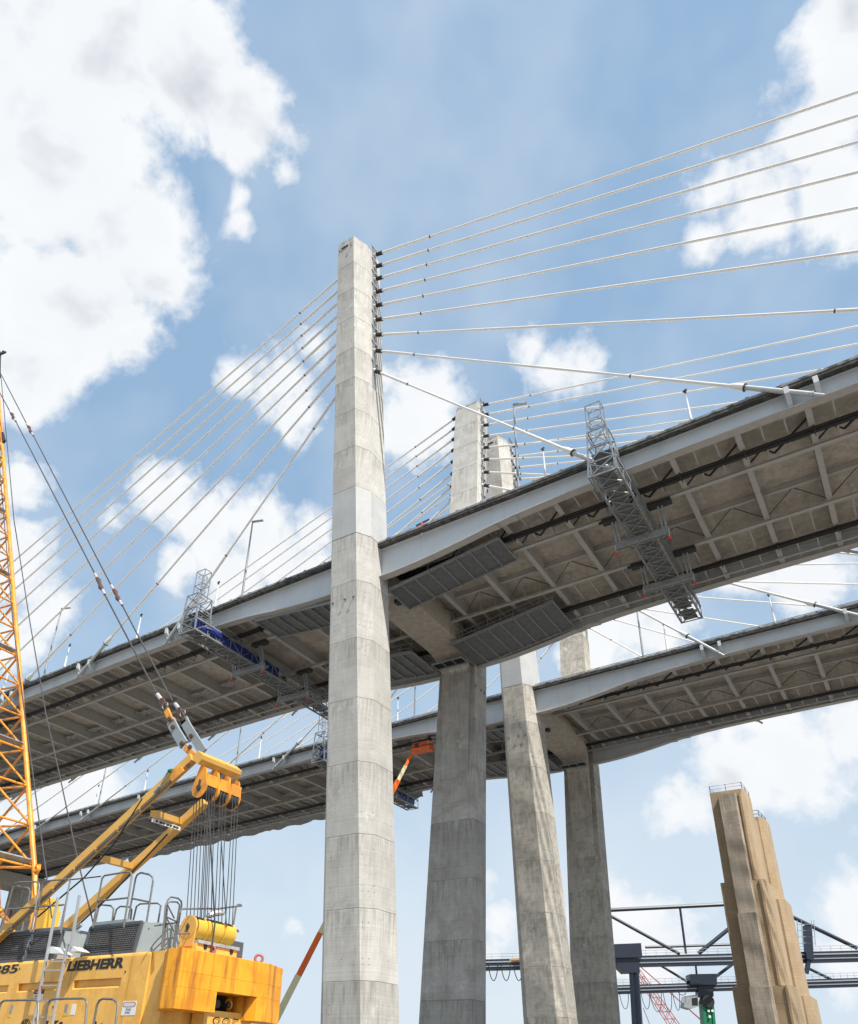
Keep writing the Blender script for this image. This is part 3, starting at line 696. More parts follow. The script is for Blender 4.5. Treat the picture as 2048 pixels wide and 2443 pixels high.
    b = MB(); b.box(xa+.1, xb-.1, -3.5+dy, -2.0+dy, zb+2.3, zb+2.38); b.build('landing', GALVD, t)
    if tarp:
        for side, (s0, s1) in (('e', (.09,.97 if dy else .52)),):
            x = xb-.25 if side == 'e' else xa+.3
            b = MB(); nx, nz = 60, 5; vs = []
            for i in range(nx+1):
                for j in range(nz+1):
                    s = s0+(s1-s0)*i/nx; q = P(s,1,0)
                    h = (1.45+.28*noise.noise(V((i*.35,1.7,dy))))*j/nz
                    vs.append(V((x+.16*noise.noise(V((i*.5,j*.7,dy+3)))+.03*math.sin(i*1.3), q.y, zb+.05+h)))
            b.add(vs, [(i*(nz+1)+j,(i+1)*(nz+1)+j,(i+1)*(nz+1)+j+1,i*(nz+1)+j+1) for i in range(nx) for j in range(nz)])
            b.build('tarpaulin', BLUET, t, True)
        for (cx_, cy_, cz_, rx, ry, rz) in ((xa+1.1,-2.7,1.7,.75,.55,.9),(xa+1.5,-2.4,.8,.6,.5,.7),(xa+1.9,-1.0,.8,.5,1.3,.45),(xb-.3,.8,.6,.4,1.0,.5)):
            b = MB(); nu, nv = 18, 12; vs = []
            for i in range(nv+1):
                th = math.pi*i/nv
                for j in range(nu):
                    ph = 6.28318*j/nu; d = V((math.sin(th)*math.cos(ph), math.sin(th)*math.sin(ph), math.cos(th)))
                    k_ = 1+.30*noise.noise(d*2.2+V((cx_,cy_,dy)))+.12*noise.noise(d*6+V((cy_,cz_,1)))
                    vs.append(V((cx_+d.x*rx*k_, cy_+d.y*ry*k_+dy, zb+cz_+d.z*rz*k_)))
            b.add(vs, [(i*nu+j, (i+1)*nu+j, (i+1)*nu+(j+1)%nu, i*nu+(j+1)%nu) for i in range(nv) for j in range(nu)])
            b.build('tarpaulin_bundle', BLUET, t, True)
traveller(24.6, 26.65, 0, 'galvanised inspection gantry hung under the nearer deck, right of the towers, with ladder cage', False)
traveller(-20.5, -18.4, 0, 'inspection gantry draped in blue tarpaulin under the nearer deck, left of the towers', True)
traveller(-31.4, -29.3, DW, 'inspection gantry wrapped in dark blue tarpaulin under the second deck', True)
# wavy containment sheeting along the far girder of the second deck
b = MB(); n = 150; vs = []
for i in range(n+1):
    X = -100+72*i/n; y = DW+W+.5
    for j in range(4):
        q = j/3; vs.append(V((X, y+.5*q+.22*math.sin(X*1.9+q)+.2*noise.noise(V((X*.8,q,1))), zt(X)-1.75-q*(.75+.35*abs(math.sin(X*.55))+.25*noise.noise(V((X*.6,2,q)))))))
b.add(vs, [(i*4+j,(i+1)*4+j,(i+1)*4+j+1,i*4+j+1) for i in range(n) for j in range(3)])
tag(b.build('containment_sheeting', SHEET), 'wavy grey sheeting hanging along the far edge of the second deck', 'sheeting')
# end pier carrying the far left end of the second deck
t = thing('anchor_pier', 'brown concrete pier with cap under the far left end of the second deck', 'bridge pier', (-128, DW+W/2, 0))
z_ = zt(-128)
b = MB(); b.box(-131, -125, DW-1.5, DW+W+1.5, z_-5.4, z_-2.6); b.build('pier_cap', SOFF, t)
for y in (DW+1.5, DW+W-5.5):
    b = MB(); b.box(-130.4, -125.6, y, y+4, 0, z_-5.41); b.build('pier_column', CONC2, t)
for k in range(4):
    b = MB(); b.box(-129, -127, DW+.1+k*6.9-.6, DW+.1+k*6.9+.7, z_-2.59, z_-2.0); b.build('bearing', DARK, t)
# ------------------------------------------------------------------ boom lift between the tower legs
top = at(982, 1800, Y=37.4); low = at(665, 2420, Y=27.0); dvec = (low-top).normalized()
base_t = (2.2-top.z)/dvec.z; foot = top+dvec*base_t
t = thing('boom_lift', 'orange and cream boom lift reaching up behind the nearest tower leg', 'boom lift', (foot.x, foot.y, 0))
Lb = (foot-top).length; BP = lambda s: top+dvec*(Lb*s)
def fr(x, y):                                      # fraction of the boom seen at this place
    d = ray(x, y); n_ = d.cross(RT.cross(d)); best = min(range(1001), key=lambda i: (BP(i/1000)-CAM).normalized().cross(d.normalized()).length); return best/1000
f1, f2, f3, f4, f5 = fr(972,1830), fr(958,1866), fr(936,1910), fr(762,2225), fr(716,2330)
for a, c, wd, m_ in ((.004,f1,.34,ORNG),(f1,f2,.44,CREAM),(f2,f3,.58,ORNG),(f3,f4,.55,CREAM),(f4,f5,.58,ORNG),(f5,.985,.68,CREAM)):
    b = MB(); b.beam(BP(a), BP(c), wd, wd*1.15); b.build('boom_section', m_, t)
b = MB(); b.beam(BP(f4)+RT*.30, BP(.98)+RT*.36, .08, .22); b.build('cable_tray', DARK, t)
b = MB(); b.tube([BP(f2)+RT*.3, BP(f2)+RT*.8+V((0,0,.5)), BP(f3)+RT*.35], .05, 5); b.build('hose', BLACK, t)
bx0, bx1, by0, by1, bz = top.x+.0, top.x+2.8, top.y+.2, top.y+1.35, top.z+.55
bk = MB(); bk.box(bx0-.03,bx1+.03,by0-.03,by1+.03,bz-.1,bz); bo_ = bk.build('basket_floor', ORNG, t)
b = MB()
for z in (.35,.75,1.12):
    b.tube([(bx0,by0,bz+z),(bx1,by0,bz+z),(bx1,by1,bz+z),(bx0,by1,bz+z),(bx0,by0,bz+z)], .065, 6)
for i in range(6):
    x = bx0+(bx1-bx0)*i/5
    for y in (by0,by1): b.tube([(x,y,bz),(x,y,bz+1.12)], .04, 6)
b.build('basket_rail', ORNG, t)
for (q0_, q1_) in (((bx0,by0),(bx1,by0)),((bx0,by1),(bx1,by1)),((bx0,by0),(bx0,by1)),((bx1,by0),(bx1,by1))):
    b = MB(); b.beam((*q0_,bz+.20),(*q1_,bz+.20),.04,.34); b.build('basket_panel', ORNG, t)
b = MB(); b.box(bx0+.5,bx0+1.0,by0-.1,by0+.25,bz+.45,bz+1.0); b.build('control_box', DARK, t)
b = MB(); b.beam(top, (top.x+.9, by0+.3, bz-.05), .3, .3); b.build('jib', ORNG, t)
c_ = V((foot.x, foot.y, 0))
b = MB(); b.box(c_.x-2.4,c_.x+2.4,c_.y-1.1,c_.y+1.1,.7,1.3); b.build('chassis', DARK, t)
b = MB(); b.box(c_.x-1.6,c_.x+1.3,c_.y-.9,c_.y+.9,1.31,2.5); b.build('turntable', ORNG, t)
for x in (-1.8,1.8):
    for y in (-1.15,1.15):
        b = MB(); b.tube([(c_.x+x,c_.y+y-.22,.55),(c_.x+x,c_.y+y+.22,.55)], .55, 18); b.build('wheel', BLACK, t)
# ------------------------------------------------------------------ old masonry-like pier at the right
t = thing('old_bridge_pier', 'tall brown stepped concrete pier of an older bridge standing at the right', 'bridge pier', (17.3, 80, 0))
def oct_(x0,x1,y0,y1,c,z): return [V((x0+c*.3,y0,z)),V((x1-c,y0,z)),V((x1,y0+c,z)),V((x1,y1-c,z)),V((x1-c,y1,z)),V((x0+c*.3,y1,z)),V((x0,y1-c*.3,z)),V((x0,y0+c*.3,z))]
for (nm, parts) in (('column', [((14.8,19.8,73.5,79.5),.30,28.3,42),((14.2,20.5,73.3,79.9),.32,14.1,28.28),((13.5,21.3,73.1,80.3),.34,0,14.08)]),
                    ('column', [((15.2,20.3,85.2,91.5),.8,27.6,40.7),((14.6,21.0,85.0,92.2),.85,13.8,27.58),((14.0,21.8,84.8,93),.9,0,13.78)]),
                    ('web_wall', [((15.9,19.25,79.4,85.3),.1,27,39.9),((15.5,19.9,79.8,84.7),.1,0,26.98)])):
    for (x0,x1,y0,y1), c, za, zb_ in parts:
        q = MB(); q.loft([oct_(x0,x1,y0,y1,c,za), oct_(x0+.03,x1-.03,y0+.02,y1-.02,c,zb_)]); q.build(nm, PIERM, t)
for (y0, za, zb_, x0, x1) in ((72.55,23.6,41.2,16.15,18.7),(71.95,13.8,23.58,16.1,18.75),(71.35,0,13.78,16.05,18.8)):
    c = .16; q = MB(); rg = lambda z: [V((x0+c*.4,y0,z)),V((x1-c,y0,z)),V((x1,y0+c,z)),V((x1,73.6,z)),V((x0,73.6,z)),V((x0,y0+c*.4,z))]
    q.loft([rg(za), rg(zb_)]); q.build('pilaster', PIERG, t)
for (xr_, y0_, za, zb_) in ((19.30,73.5,28.3,41.3),(19.95,73.3,14.1,28.27),(20.7,73.1,0,14.07)):
    rg2 = lambda z: [V((xr_-.30,y0_+.02,z)),V((xr_-.30,y0_-.20,z)),V((xr_,y0_-.20,z)),V((xr_+.20,y0_+.02,z))]
    q = MB(); q.loft([rg2(za), rg2(zb_)]); q.build('rib', PIERM, t)
for (x0, za, zb_) in ():
    q = MB(); q.loft([oct_(19.3,x0,75.2,78.0,.2,za-20+14.1), oct_(19.3,x0,75.2,78.0,.2,zb_)]); q.build('pilaster', PIERM, t)
b = MB()
pp = [(14.9,79.3),(14.9,73.7),(19.6,73.7),(19.6,79.3)]
for h in (.55, 1.05): b.tube([(x,y,42+h) for x, y in pp], .03, 5)
for (a_, c__) in zip(pp, pp[1:]):
    for k in range(3): x = a_[0]+(c__[0]-a_[0])*k/2; y = a_[1]+(c__[1]-a_[1])*k/2; b.tube([(x,y,41.9),(x,y,43.15)], .045, 5)
b.build('guard_rail', DARK, t)
b = MB(); pp = [(16.2,85.6),(19.6,85.6),(19.8,91)]
for h in (.6, 1.2): b.tube([(x,y,40.7+h) for x, y in pp], .05, 5)
for x, y in pp+[(18,85.6),(19.7,88)]: b.tube([(x,y,40.6),(x,y,41.9)], .05, 5)
b.build('guard_rail', DARK, t)
# ------------------------------------------------------------------ container cranes of the port beyond
PQ = V((-64, 261, 0)); PA = V((.853, .522, 0)); PN = V((-.522, .853, 0))
def pc(x, y, off=0.0):
    d = ray(x, y); tt = ((PQ+PN*off-CAM).dot(PN))/d.dot(PN); return CAM+d*tt
def cc(x, y, off=0.0): return pc(1450+x/5.03, 2140+y/5.03, off)
def bar(b, p, q, r_, n=8): return b.tube([p, q], r_, n)
def pcrane(lab, off, gl, gr, h_, truss_on, trolley, loc):
    t = thing('container_crane', lab, 'port crane', loc, 'container cranes in the port')
    b = MB(); b.beam(pc(*gl, off), pc(*gr, off), 2.2, h_); b.build('main_girder', NAVY, t)
    b = MB(); b.beam(pc(*gl, off-1.2)+V((0,0,h_*.28)), pc(*gr, off-1.2)+V((0,0,h_*.28)), .3, .5); b.beam(pc(*gl, off-1.2)-V((0,0,h_*.12)), pc(*gr, off-1.2)-V((0,0,h_*.12)), .3, .35); b.build('walkway_strip', NAVYL, t)
    b = MB(); g0, g1 = pc(*gl, off-1.3)+V((0,0,h_*.5)), pc(*gr, off-1.3)+V((0,0,h_*.5))
    for h in (1.0, 2.0): b.tube([g0+V((0,0,h)), g1+V((0,0,h))], .07, 4)
    for k in range(40): q = lerp(g0, g1, k/39); b.tube([q, q+V((0,0,2.0))], .07, 4)
    b.build('guard_rail', NAVYL, t)
    return t
near = pcrane('navy container crane girder passing behind the old pier, upper of the two', 0, (1150,2303), (2110,2280), 3.9, True, None, PQ)
for (p, q, r_) in (((1440,2172),(1745,2157),.75),((1455,2184),(1622,2276),.62),((1623,2168),(1637,2275),.45),((1668,2274),(1790,2175),.75),((1875,2180),(2045,2262),.8),((1745,2157),(1875,2180),.75)):
    b = MB(); bar(b, pc(*p), pc(*q), r_); b.build('truss_member', NAVY, near)
b = MB(); bar(b, pc(1540,2260,14), pc(1760,2253,14), .5); b.build('truss_member', NAVY, near)
b = MB(); p0, p1 = cc(80,565,-2), cc(410,720,-2); b.prism([cc(80,565,-3),cc(402,552,-3),cc(418,722,-3),cc(90,730,-3)], PN*6); b.build('machinery_house', NAVY, near)
b = MB(); b.prism([cc(100,735,-2),cc(375,735,-2),cc(390,905,-2),cc(190,912,-2),cc(105,830,-2)], PN*4); b.build('trolley', NAVY, near)
for x, x2 in ((290,330),(345,395)):
    b = MB(); b.beam(cc(x,900,-1), cc(x2,1620,-1), 1.6, 1.6); b.build('leg', NAVY, near)
b = MB(); b.beam(cc(x2-80,910,-.5),cc(x2+20,1620,-.5),.3,.3); b.tube([cc(430,1330,-2),cc(520,1560,-2)],.2,5); b.build('stair', NAVYL, near)
b = MB(); b.beam(pc(1926,2210,-2), pc(1931,2290,-2), 2.2, 2.6); b.beam(pc(1931,2285,-2), pc(1924,2322,-2), 1.2, 1.4); b.build('boom_hinge', NAVY, near)
b = MB()
for x in (1902,1912,1936,1942):
    b.tube([pc(x,2195,-3), pc(x+4,2255,-3)], .12, 4)
for y in (2205,2220,2235,2250): b.tube([pc(1902,y,-3), pc(1943,y,-3)], .12, 4)
b.build('stair_cage', NAVYL, near)
b = MB(); b.box(*(lambda c: (c.x-6,c.x+8,c.y-2,c.y+2,c.z,c.z+.7))(pc(1228,2293))); b.build('trolley', YELA, near)
for k in range(3):
    q0, q1 = pc(1166+k*30,2302,-2), pc(1188+k*30,2302,-2); b = MB()
    b.tube([lerp(q0,q1,i/10)-V((0,0,5.5*math.sin(math.pi*i/10)**.6)) for i in range(11)], .18, 5); b.build('festoon_loop', BLACK, near)
farc = pcrane('navy container crane girder behind the old pier, lower of the two, with green spreader', 20, (1455,2362), (2110,2342), 3.2, True, None, PQ+PN*20)
for (p, q, r_) in (((1576,2303),(1645,2345),.5),((1660,2300),(1664,2340),.4),((1706,2332),(1752,2297),.6),((1925,2308),(1990,2340),.6)):
    b = MB(); bar(b, pc(*p,20), pc(*q,20), r_); b.build('truss_member', NAVY, farc)
b = MB(); b.prism([cc(990,925,17),cc(1310,920,17),cc(1315,1050,17),cc(1000,1060,17)], PN*6); b.build('machinery_house', NAVY, farc)
b = MB(); b.prism([cc(1085,1065,18),cc(1265,1065,18),cc(1275,1195,18),cc(1095,1200,18)], PN*4); b.build('trolley', NAVY, farc)
b = MB(); b.prism([cc(935,1190,18),cc(1085,1170,18),cc(1095,1310,18),cc(1000,1345,18),cc(915,1320,18)], PN*5); cabo = b.build('operator_cab', CGRN, farc)
b = MB(); b.prism([cc(1010,1215,17.9),cc(1080,1205,17.9),cc(1085,1300,17.9),cc(1015,1300,17.9)], PN*.2); link('cab_window', b.mesh('cab_window', HOLE), cabo)
b = MB(); b.prism([cc(890,1205,18),cc(940,1205,18),cc(940,1270,18),cc(890,1270,18)], PN*.3); b.build('cab_ladder', NAVYL, farc)
b = MB(); b.prism([cc(1145,1330,18),cc(1280,1320,18),cc(1310,1640,18),cc(1170,1640,18)], PN*4); b.build('spreader_frame', PGRN, farc)
for x in (1140,1245):
    b = MB(); b.prism([cc(x,1240,17.5),cc(x+28,1240,17.5),cc(x+65,1640,17.5),cc(x+32,1640,17.5)], PN*5); b.build('spreader_leg', PGRN, farc)
b = MB(); b.tube([cc(1198,1255,18)-PN*1.5, cc(1198,1255,18)+PN*3], 2.3, 16); b.build('sheave_block', BLACK, farc)
for x, y in ((1212,1365),(1258,1365),(1225,1435)):
    c_ = cc(x,y,17.3); b = MB(); b.beam(c_-PA*.4, c_+PA*.4, .5, .8); b.build('marker_plate', WSIGN, farc)
for k in range(6):
    x0 = (140,400,505,665,780,850)[k]; q0, q1 = cc(x0,1145,18), cc(x0+(110,105,140,100,80,90)[k],1145,18); b = MB()
    b.tube([lerp(q0,q1,i/10)-V((0,0,(6,6,7,7,6.5,1)[k]*math.sin(math.pi*i/10)**.6)) for i in range(11)], .13, 5); b.build('festoon_loop', BLACK, farc)
t = thing('lattice_crane', 'thin red lattice crane boom slanting behind the dark port crane legs', 'crane', pc(1610,2443,60))
b = MB(); a0, a1 = pc(1521,2318,60), pc(1625,2470,60); dl = (a1-a0).normalized(); pr = PN.cross(dl).normalized(); wl = 1.9
for i in (-1,1):
    for j in (-1,1): b.beam(a0+pr*wl*i*.5+PN*wl*j, a1+pr*wl*i+PN*wl*j, .32, .32)
n = 18
for k in range(n):
    p_, q_ = lerp(a0,a1,k/n), lerp(a0,a1,(k+1)/n); w1, w2 = wl*(.5+.5*k/n), wl*(.5+.5*(k+1)/n); s_ = 1 if k%2 else -1
    for j in (-1,1): b.beam(p_+pr*w1*s_+PN*wl*j, q_-pr*w2*s_+PN*wl*j, .25, .25)
b.build('boom', PRED, t)
b = MB(); b.tube([cc(400,840,60), cc(1180,1524,60)], .28, 5); b.tube([cc(970,1345,60), cc(1165,1520,60)], .2, 5); b.build('backstay', PRED, t)
# ------------------------------------------------------------------ crawler crane in the foreground
def c7(x, y, Y=-38.2): return at(x/4.4, 1840+y/4.4, Y=Y)
def c6(x, y, Y=-38.45): return at(x/4.4, 2100+y/4.4, Y=Y)
def c4(x, y, **k): return at(370+x/5.5, 2120+y/5.5, **k)
def c3(x, y, **k): return at(360+x/6.5625, 1640+y/6.5625, **k)
YN, YF = -38.45, -35.95
CR = thing('crawler_crane', 'big yellow crawler crane with lattice boom, A-frame and counterweight in the left foreground', 'crane', (19, -37.2, 0))
b = MB(); b.box(12.5, 23.75, YN+.12, YF, 1.5, 4.10); b.build('upper_body', YEL, CR)
# tracks and car body under the frame edge
for y in (-39.3, -35.6):
    b = MB(); ring_ = []
    for i in range(24):
        a = 6.28318*i/24; cx_ = 21.6 if math.cos(a) > 0 else 14.2; ring_.append(V((cx_+.62*math.cos(a), y, .66+.62*math.sin(a))))
    b.prism(ring_, (0, .9, 0)); tr = b.build('crawler_track', DARK, CR)
b = MB(); b.box(16.2, 19.8, -38.4, -35.6, .45, 1.5); b.build('car_body', CGREY, CR)
# side doors with pressed grips
def door(xa, xb, zlo, zhi, grip):
    y0, y1 = YN, YN+.11; b = MB(); e_ = .009
    xa += e_; xb -= e_
    def rnd(x0,x1,z0,z1): b.box(x0,x1,y0,y1,z0,z1)
    if grip:
        gx0, gx1, gz0, gz1 = grip
        rnd(xa,gx0,zlo,zhi); rnd(gx1,xb,zlo,zhi); rnd(gx0,gx1,gz1,zhi); rnd(gx0,gx1,zlo,gz0)
        b.add([(gx0,y0,gz0),(gx1,y0,gz0),(gx1,y0+.09,gz0+.06),(gx0,y0+.09,gz0+.06)], [(0,1,2,3)])
        b.add([(gx0,y0+.09,gz0),(gx1,y0+.09,gz0),(gx1,y0+.09,gz1),(gx0,y0+.09,gz1)], [(0,1,2,3)])
    else: rnd(xa,xb,zlo,zhi)
    # rolled top edge
    rr = [V((xa, y0+.11*(1-math.cos(a)), zhi+.09*math.sin(a))) for a in [R(i*15) for i in range(7)]]
    b.prism(rr+[V((xa, y1+.08, zhi+.09)), V((xa, y1+.08, zhi-.02)), V((xa, y0, zhi-.001))][:2]+[V((xa, y1+.08, zhi+.001))], (xb-xa,0,0))
    return b.build('door', YEL, CR)
zh = 4.10
def gx(x): return c6(x, 1050).x
D0 = door(14.0, gx(-430), 1.6, zh, None)
D1 = door(gx(-430), gx(160), 1.6, zh, (gx(-330), gx(108), 3.43, 3.62))
D2 = door(gx(160), gx(735), 1.6, zh, (gx(205), gx(672), 3.43, 3.64))
D3 = door(gx(735), gx(1350), 1.6, zh, (gx(780), gx(1275), 3.43, 3.64))
D4 = door(gx(1350), gx(1545), 1.6, zh, None)
b = MB(); p0 = c6(1575, 740); b.prism([V((p0.x+.05, YN+.05, 1.6)), V((23.72, YN+.05, 1.6)), V((23.98, YN+.45, 1.6)), V((23.98, YF-.1, 1.6)), V((p0.x+.05, YF-.1, 1.6))], (0,0,2.58)); b.build('rear_body', YEL, CR)
for (x, y) in ((782,890),(210,930),(560,1330),(1320,960)):
    q = c6(x, y, YN); b = MB(); b.tube([(q.x,YN-.012,q.z),(q.x,YN+.01,q.z)], .022, 10); b.build('latch', DARK, CR)
# lettering
X_ = (1,0,0); Z_ = (0,0,1); yt = YN-.004
q0, q1, q2 = c6(700, 950, YN-.004), c6(1290, 925, YN-.004), c6(1290, 815, YN-.004)
lettering('LIEBHERR', q2.z-q1.z, (q0.x, yt, (q0.z+q1.z)/2), X_, Z_, INK, D3, 'maker_lettering', bold=.011, shear=.12, width=q1.x-q0.x)
q0, q1, q2 = c6(-85, 985, YN-.004), c6(180, 972, YN-.004), c6(180, 880, YN-.004)
lettering('885', q2.z-q1.z, (q0.x, yt, q1.z), X_, Z_, INK, D1, 'model_number', bold=.004, shear=.08, width=q1.x-q0.x)
q0, q1 = c6(405, 1700, YN-.004), c6(1115, 1462, YN-.004)
lettering('Kiewit', q1.z-q0.z, (q0.x, yt, q0.z), X_, Z_, INK, D2, 'contractor_lettering', bold=.012, shear=.15, width=q1.x-q0.x)
ce = c6(255, 1570, YN-.004)
b = MB(); n = 40
for (ro, ri, yy) in ((.245,.225,.003),(.150,.132,.003)):
    vs = [];
    for i in range(n):
        a = 6.28318*i/n; vs += [V((ce.x+ro*math.cos(a), YN-yy, ce.z+ro*math.sin(a))), V((ce.x+ri*math.cos(a), YN-yy, ce.z+ri*math.sin(a)))]
    b.add(vs, [(2*i, 2*((i+1)%n), 2*((i+1)%n)+1, 2*i+1) for i in range(n)])
b.build('round_emblem', INK, CR)
for i, ch in enumerate('KIEWIT'):
    a = R(128-i*15.5); d = V((math.cos(a), 0, math.sin(a))); xd = V((math.sin(a), 0, -math.cos(a)))
    lettering(ch, .055, V((ce.x, yt, ce.z))+d*.160-xd*.02, xd, d, INK, CR, 'emblem_letter', bold=.006)
for a0_, (x0,y0,x1,y1), mm in (('w',(1270,1265,1440,1420),WSIGN),('w',(345,1195,460,1262),WSIGN),('r',(357,1145,470,1194),INK),('w',(735,1300,805,1415),WSIGN),('g',(672,1300,722,1392),CGRN),('y',(660,1393,725,1425),LEM),('g',(95,1305,145,1405),CGRN),('y',(82,1408,122,1440),LEM)):
    a_, c_ = c6(x0,y1,YN-.004), c6(x1,y0,YN-.004)
    b = MB(); b.box(a_.x, c_.x, YN-.006, YN-.001, a_.z, c_.z); b.build('sign_plate', mm, CR)
def oval(x0,y0,x1,y1,m_,yy):
    a_, c_ = c6(x0,y1,YN), c6(x1,y0,YN); b = MB()
    pts = []; rx, rz = (c_.x-a_.x)/2, (c_.z-a_.z)/2
    for i in range(24):
        a = 6.28318*i/24; k_ = .55; pts.append(V((a_.x+rx+rx*math.copysign(abs(math.cos(a))**k_, math.cos(a)), yy, a_.z+rz+rz*math.copysign(abs(math.sin(a))**k_, math.sin(a)))))
    b.prism(pts, (0,.002,0)); return b.build('sign_oval', m_, CR)
oval(1290,1275,1432,1335,INK,YN-.008); oval(1297,1281,1425,1330,PSIGN,YN-.0105); oval(368,1150,462,1188,RSIGN,YN-.0085)
q = c6(1320,1365,YN-.008); lettering('CRANE', .045, (q.x, YN-.008, q.z), X_, Z_, CGRN, CR, 'sign_lettering', width=.17)
q = c6(1312,1398,YN-.008); lettering('SWING', .045, (q.x, YN-.008, q.z), X_, Z_, CGRN, CR, 'sign_lettering', width=.17)
q = c6(383,1183,YN-.011); lettering('DANGER', .035, (q.x, YN-.011, q.z), X_, Z_, WSIGN, CR, 'sign_lettering', width=.155)
q = c6(365,1225,YN-.008); lettering('STAY CLEAR', .032, (q.x, YN-.008, q.z), X_, Z_, INK, CR, 'sign_lettering', width=.2)
q = c6(352,1252,YN-.008); lettering('SWING AREA', .032, (q.x, YN-.008, q.z), X_, Z_, INK, CR, 'sign_lettering', width=.2)
# grey cooler hoods with mesh grilles
def hood(xl, xr, ytop, ybot, slope, name, mesh_mat=ROPE):
    A0, A1 = c6(xl, ybot, -38.3), c6(xr, ybot, -38.3); zt_, zb_ = c6((xl+xr)/2, ytop, -38.2).z, 4.19
    b = MB(); s = .10
    lo = [V((A0.x,-38.33,zb_)),V((A1.x,-38.33,zb_)),V((A1.x+slope,-37.9,zb_)),V((A1.x+slope,-36.3,zb_)),V((A0.x,-36.3,zb_))]
    hi = [V((A0.x,-38.33+s,zt_)),V((A1.x-.04,-38.33+s,zt_)),V((A1.x+slope*.55,-37.9,zt_)),V((A1.x+slope*.55,-36.4,zt_)),V((A0.x,-36.4,zt_))]
    b.loft([lo, hi]); h = b.build(name, CGRN, CR)
    def g(u, v, o): return V((A0.x+(A1.x-A0.x)*u, -38.33+s*v-o, zb_+(zt_-zb_)*v))
    b = MB(); b.add([g(.03,.08,.004),g(.95,.08,.004),g(.95,.92,.004),g(.03,.92,.004)], [(0,1,2,3)]); link('grille_opening', b.mesh('grille_opening', HOLE), h)
    b = MB(); nx = max(8, int((A1.x-A0.x)/.062))
    for i in range(nx+1): u = .03+.92*i/nx; b.beam(g(u,.08,.012), g(u,.92,.012), .008, .008)
    for j in range(13): v = .08+.84*j/12; b.beam(g(.03,v,.014), g(.95,v,.014), .012, .012)
    o = link('grille_mesh', b.mesh('grille_mesh', RAIL), h); o['kind'] = 'stuff'
    b = MB()
    for (p, q) in ((g(0,.0,.02),g(1,.0,.02)),(g(0,1,.02),g(1,1,.02)),(g(0,0,.02),g(0,1,.02)),(g(1,0,.02),g(1,1,.02))): b.beam(p, q, .05, .07)
    link('grille_frame', b.mesh('grille_frame', CGREY), h)
    return zt_
hood(-320, 285, 585, 800, .05, 'cooler_hood'); hood(290, 600, 560, 780, .55, 'cooler_hood'); hood(890, 1425, 480, 745, .95, 'cooler_hood')
for (xl, xr, yy, y2) in ((20,290,575,520),(330,620,545,490),(985,1330,470,430),(1340,1530,490,440)):
    a_, c_ = c6(xl,yy,-38.1), c6(xr,yy,-38.1); zz = (a_.z+c_.z)/2; b = MB(); b.box(a_.x, c_.x, -38.12, -36.6, zz, zz+.10); b.build('toe_board', CGRN, CR)
b = MB(); q = c6(1595, 530, -38.0); b.tube([q+V((-.05,0,0)), q+V((.08,-.12,0))], .055, 10); b.build('work_lamp', BLACK, CR)
b = MB(); b.box(22.9, 23.9, -37.6, -36.2, 4.19, 4.62); b.build('rear_hood', CGREY, CR)
# handrails
def hrail(pts, Y, r_=.024, name='handrail', m_=RAIL, fn=c7):
    b = MB(); P = [fn(x, y, Y) for x, y in pts]; b.tube(P, r_, 8); return b.build(name, m_, CR, True)
for pts, Y in (([(5,1700),(140,1215),(160,1180),(200,1165),(385,1160),(410,1175),(415,1215),(325,1690)],-38.62),([(95,1448),(240,1438),(372,1420)],-38.62),([(150,1215),(185,1205),(300,1225),(320,1265),(230,1680)],-37.2),
   ([(350,1690),(450,1195),(470,1160),(520,1148),(725,1132),(735,1160),(640,1700)],-38.62),([(392,1425),(670,1402)],-38.62),
   ([(975,1640),(1075,1125),(1100,1095),(1340,1055),(1375,1065),(1388,1100),(1300,1640)],-38.62),([(1035,1362),(1335,1330)],-38.62),
   ([(1340,1600),(1425,1125),(1445,1085),(1480,1065),(1570,1085),(1605,1115),(1608,1160),(1535,1620)],-37.9),([(1390,1335),(1570,1372)],-37.9),
   ([(1000,1600),(1040,1425),(1070,1402),(1165,1412),(1195,1445),(1180,1580)],-36.8),([(1190,1580),(1225,1450),(1265,1418),(1370,1425),(1385,1460),(1370,1580)],-36.8),
   ([(1400,1570),(1435,1420),(1475,1392),(1655,1385),(1690,1410),(1640,1720)],-36.8)):
    hrail(pts, Y)
hrail([(740,1138),(900,1122),(1060,1103)], -38.62, .018, 'connecting_rod', RUST)
for pts, X in (([(90,770),(140,230),(170,150),(210,110),(300,125),(345,165),(352,215),(255,780)],23.6),([(120,760),(165,200),(200,172),(290,175),(325,215),(240,760)],23.4),([(330,320),(345,275),(380,265),(700,262),(800,268),(1050,235),(1140,225)],24.3),([(1140,225),(1120,208),(1085,210),(1065,240),(975,850)],24.3),([(300,590),(640,580),(1050,572),(1100,560),(1085,545),(1040,548)],24.3),([(0,487),(320,440)],23.4)):
    b = MB(); b.tube([c4(x,y,X=X) for x, y in pts], .021, 8); b.build('handrail', RAIL, CR, True)
for (p, q) in (((165,215),(255,390)),((150,380),(250,560)),((130,360),(300,440))):
    b = MB(); b.tube([c4(*p,X=23.5), c4(*q,X=23.5)], .018, 6); b.build('rail_brace', RAIL, CR)
for pts in ([(-40,1509),(0,1320),(15,1285),(50,1262),(365,1255),(395,1270),(405,1300),(385,1700)],[(440,1700),(505,1300),(525,1262),(570,1245),(880,1240),(910,1260),(915,1300),(880,1700)],[(950,1700),(1020,1310),(1045,1262),(1085,1242),(1185,1248),(1225,1275),(1240,1315),(1190,1700)]):
    b = MB(); b.tube([c6(x,y,-39.15) for x, y in pts], .026, 8); b.build('walkway_rail', RAIL, CR, True)
b = MB(); b.box(14, 23.3, -39.3, -38.5, 1.45, 1.52); b.build('walkway', CGREY, CR)
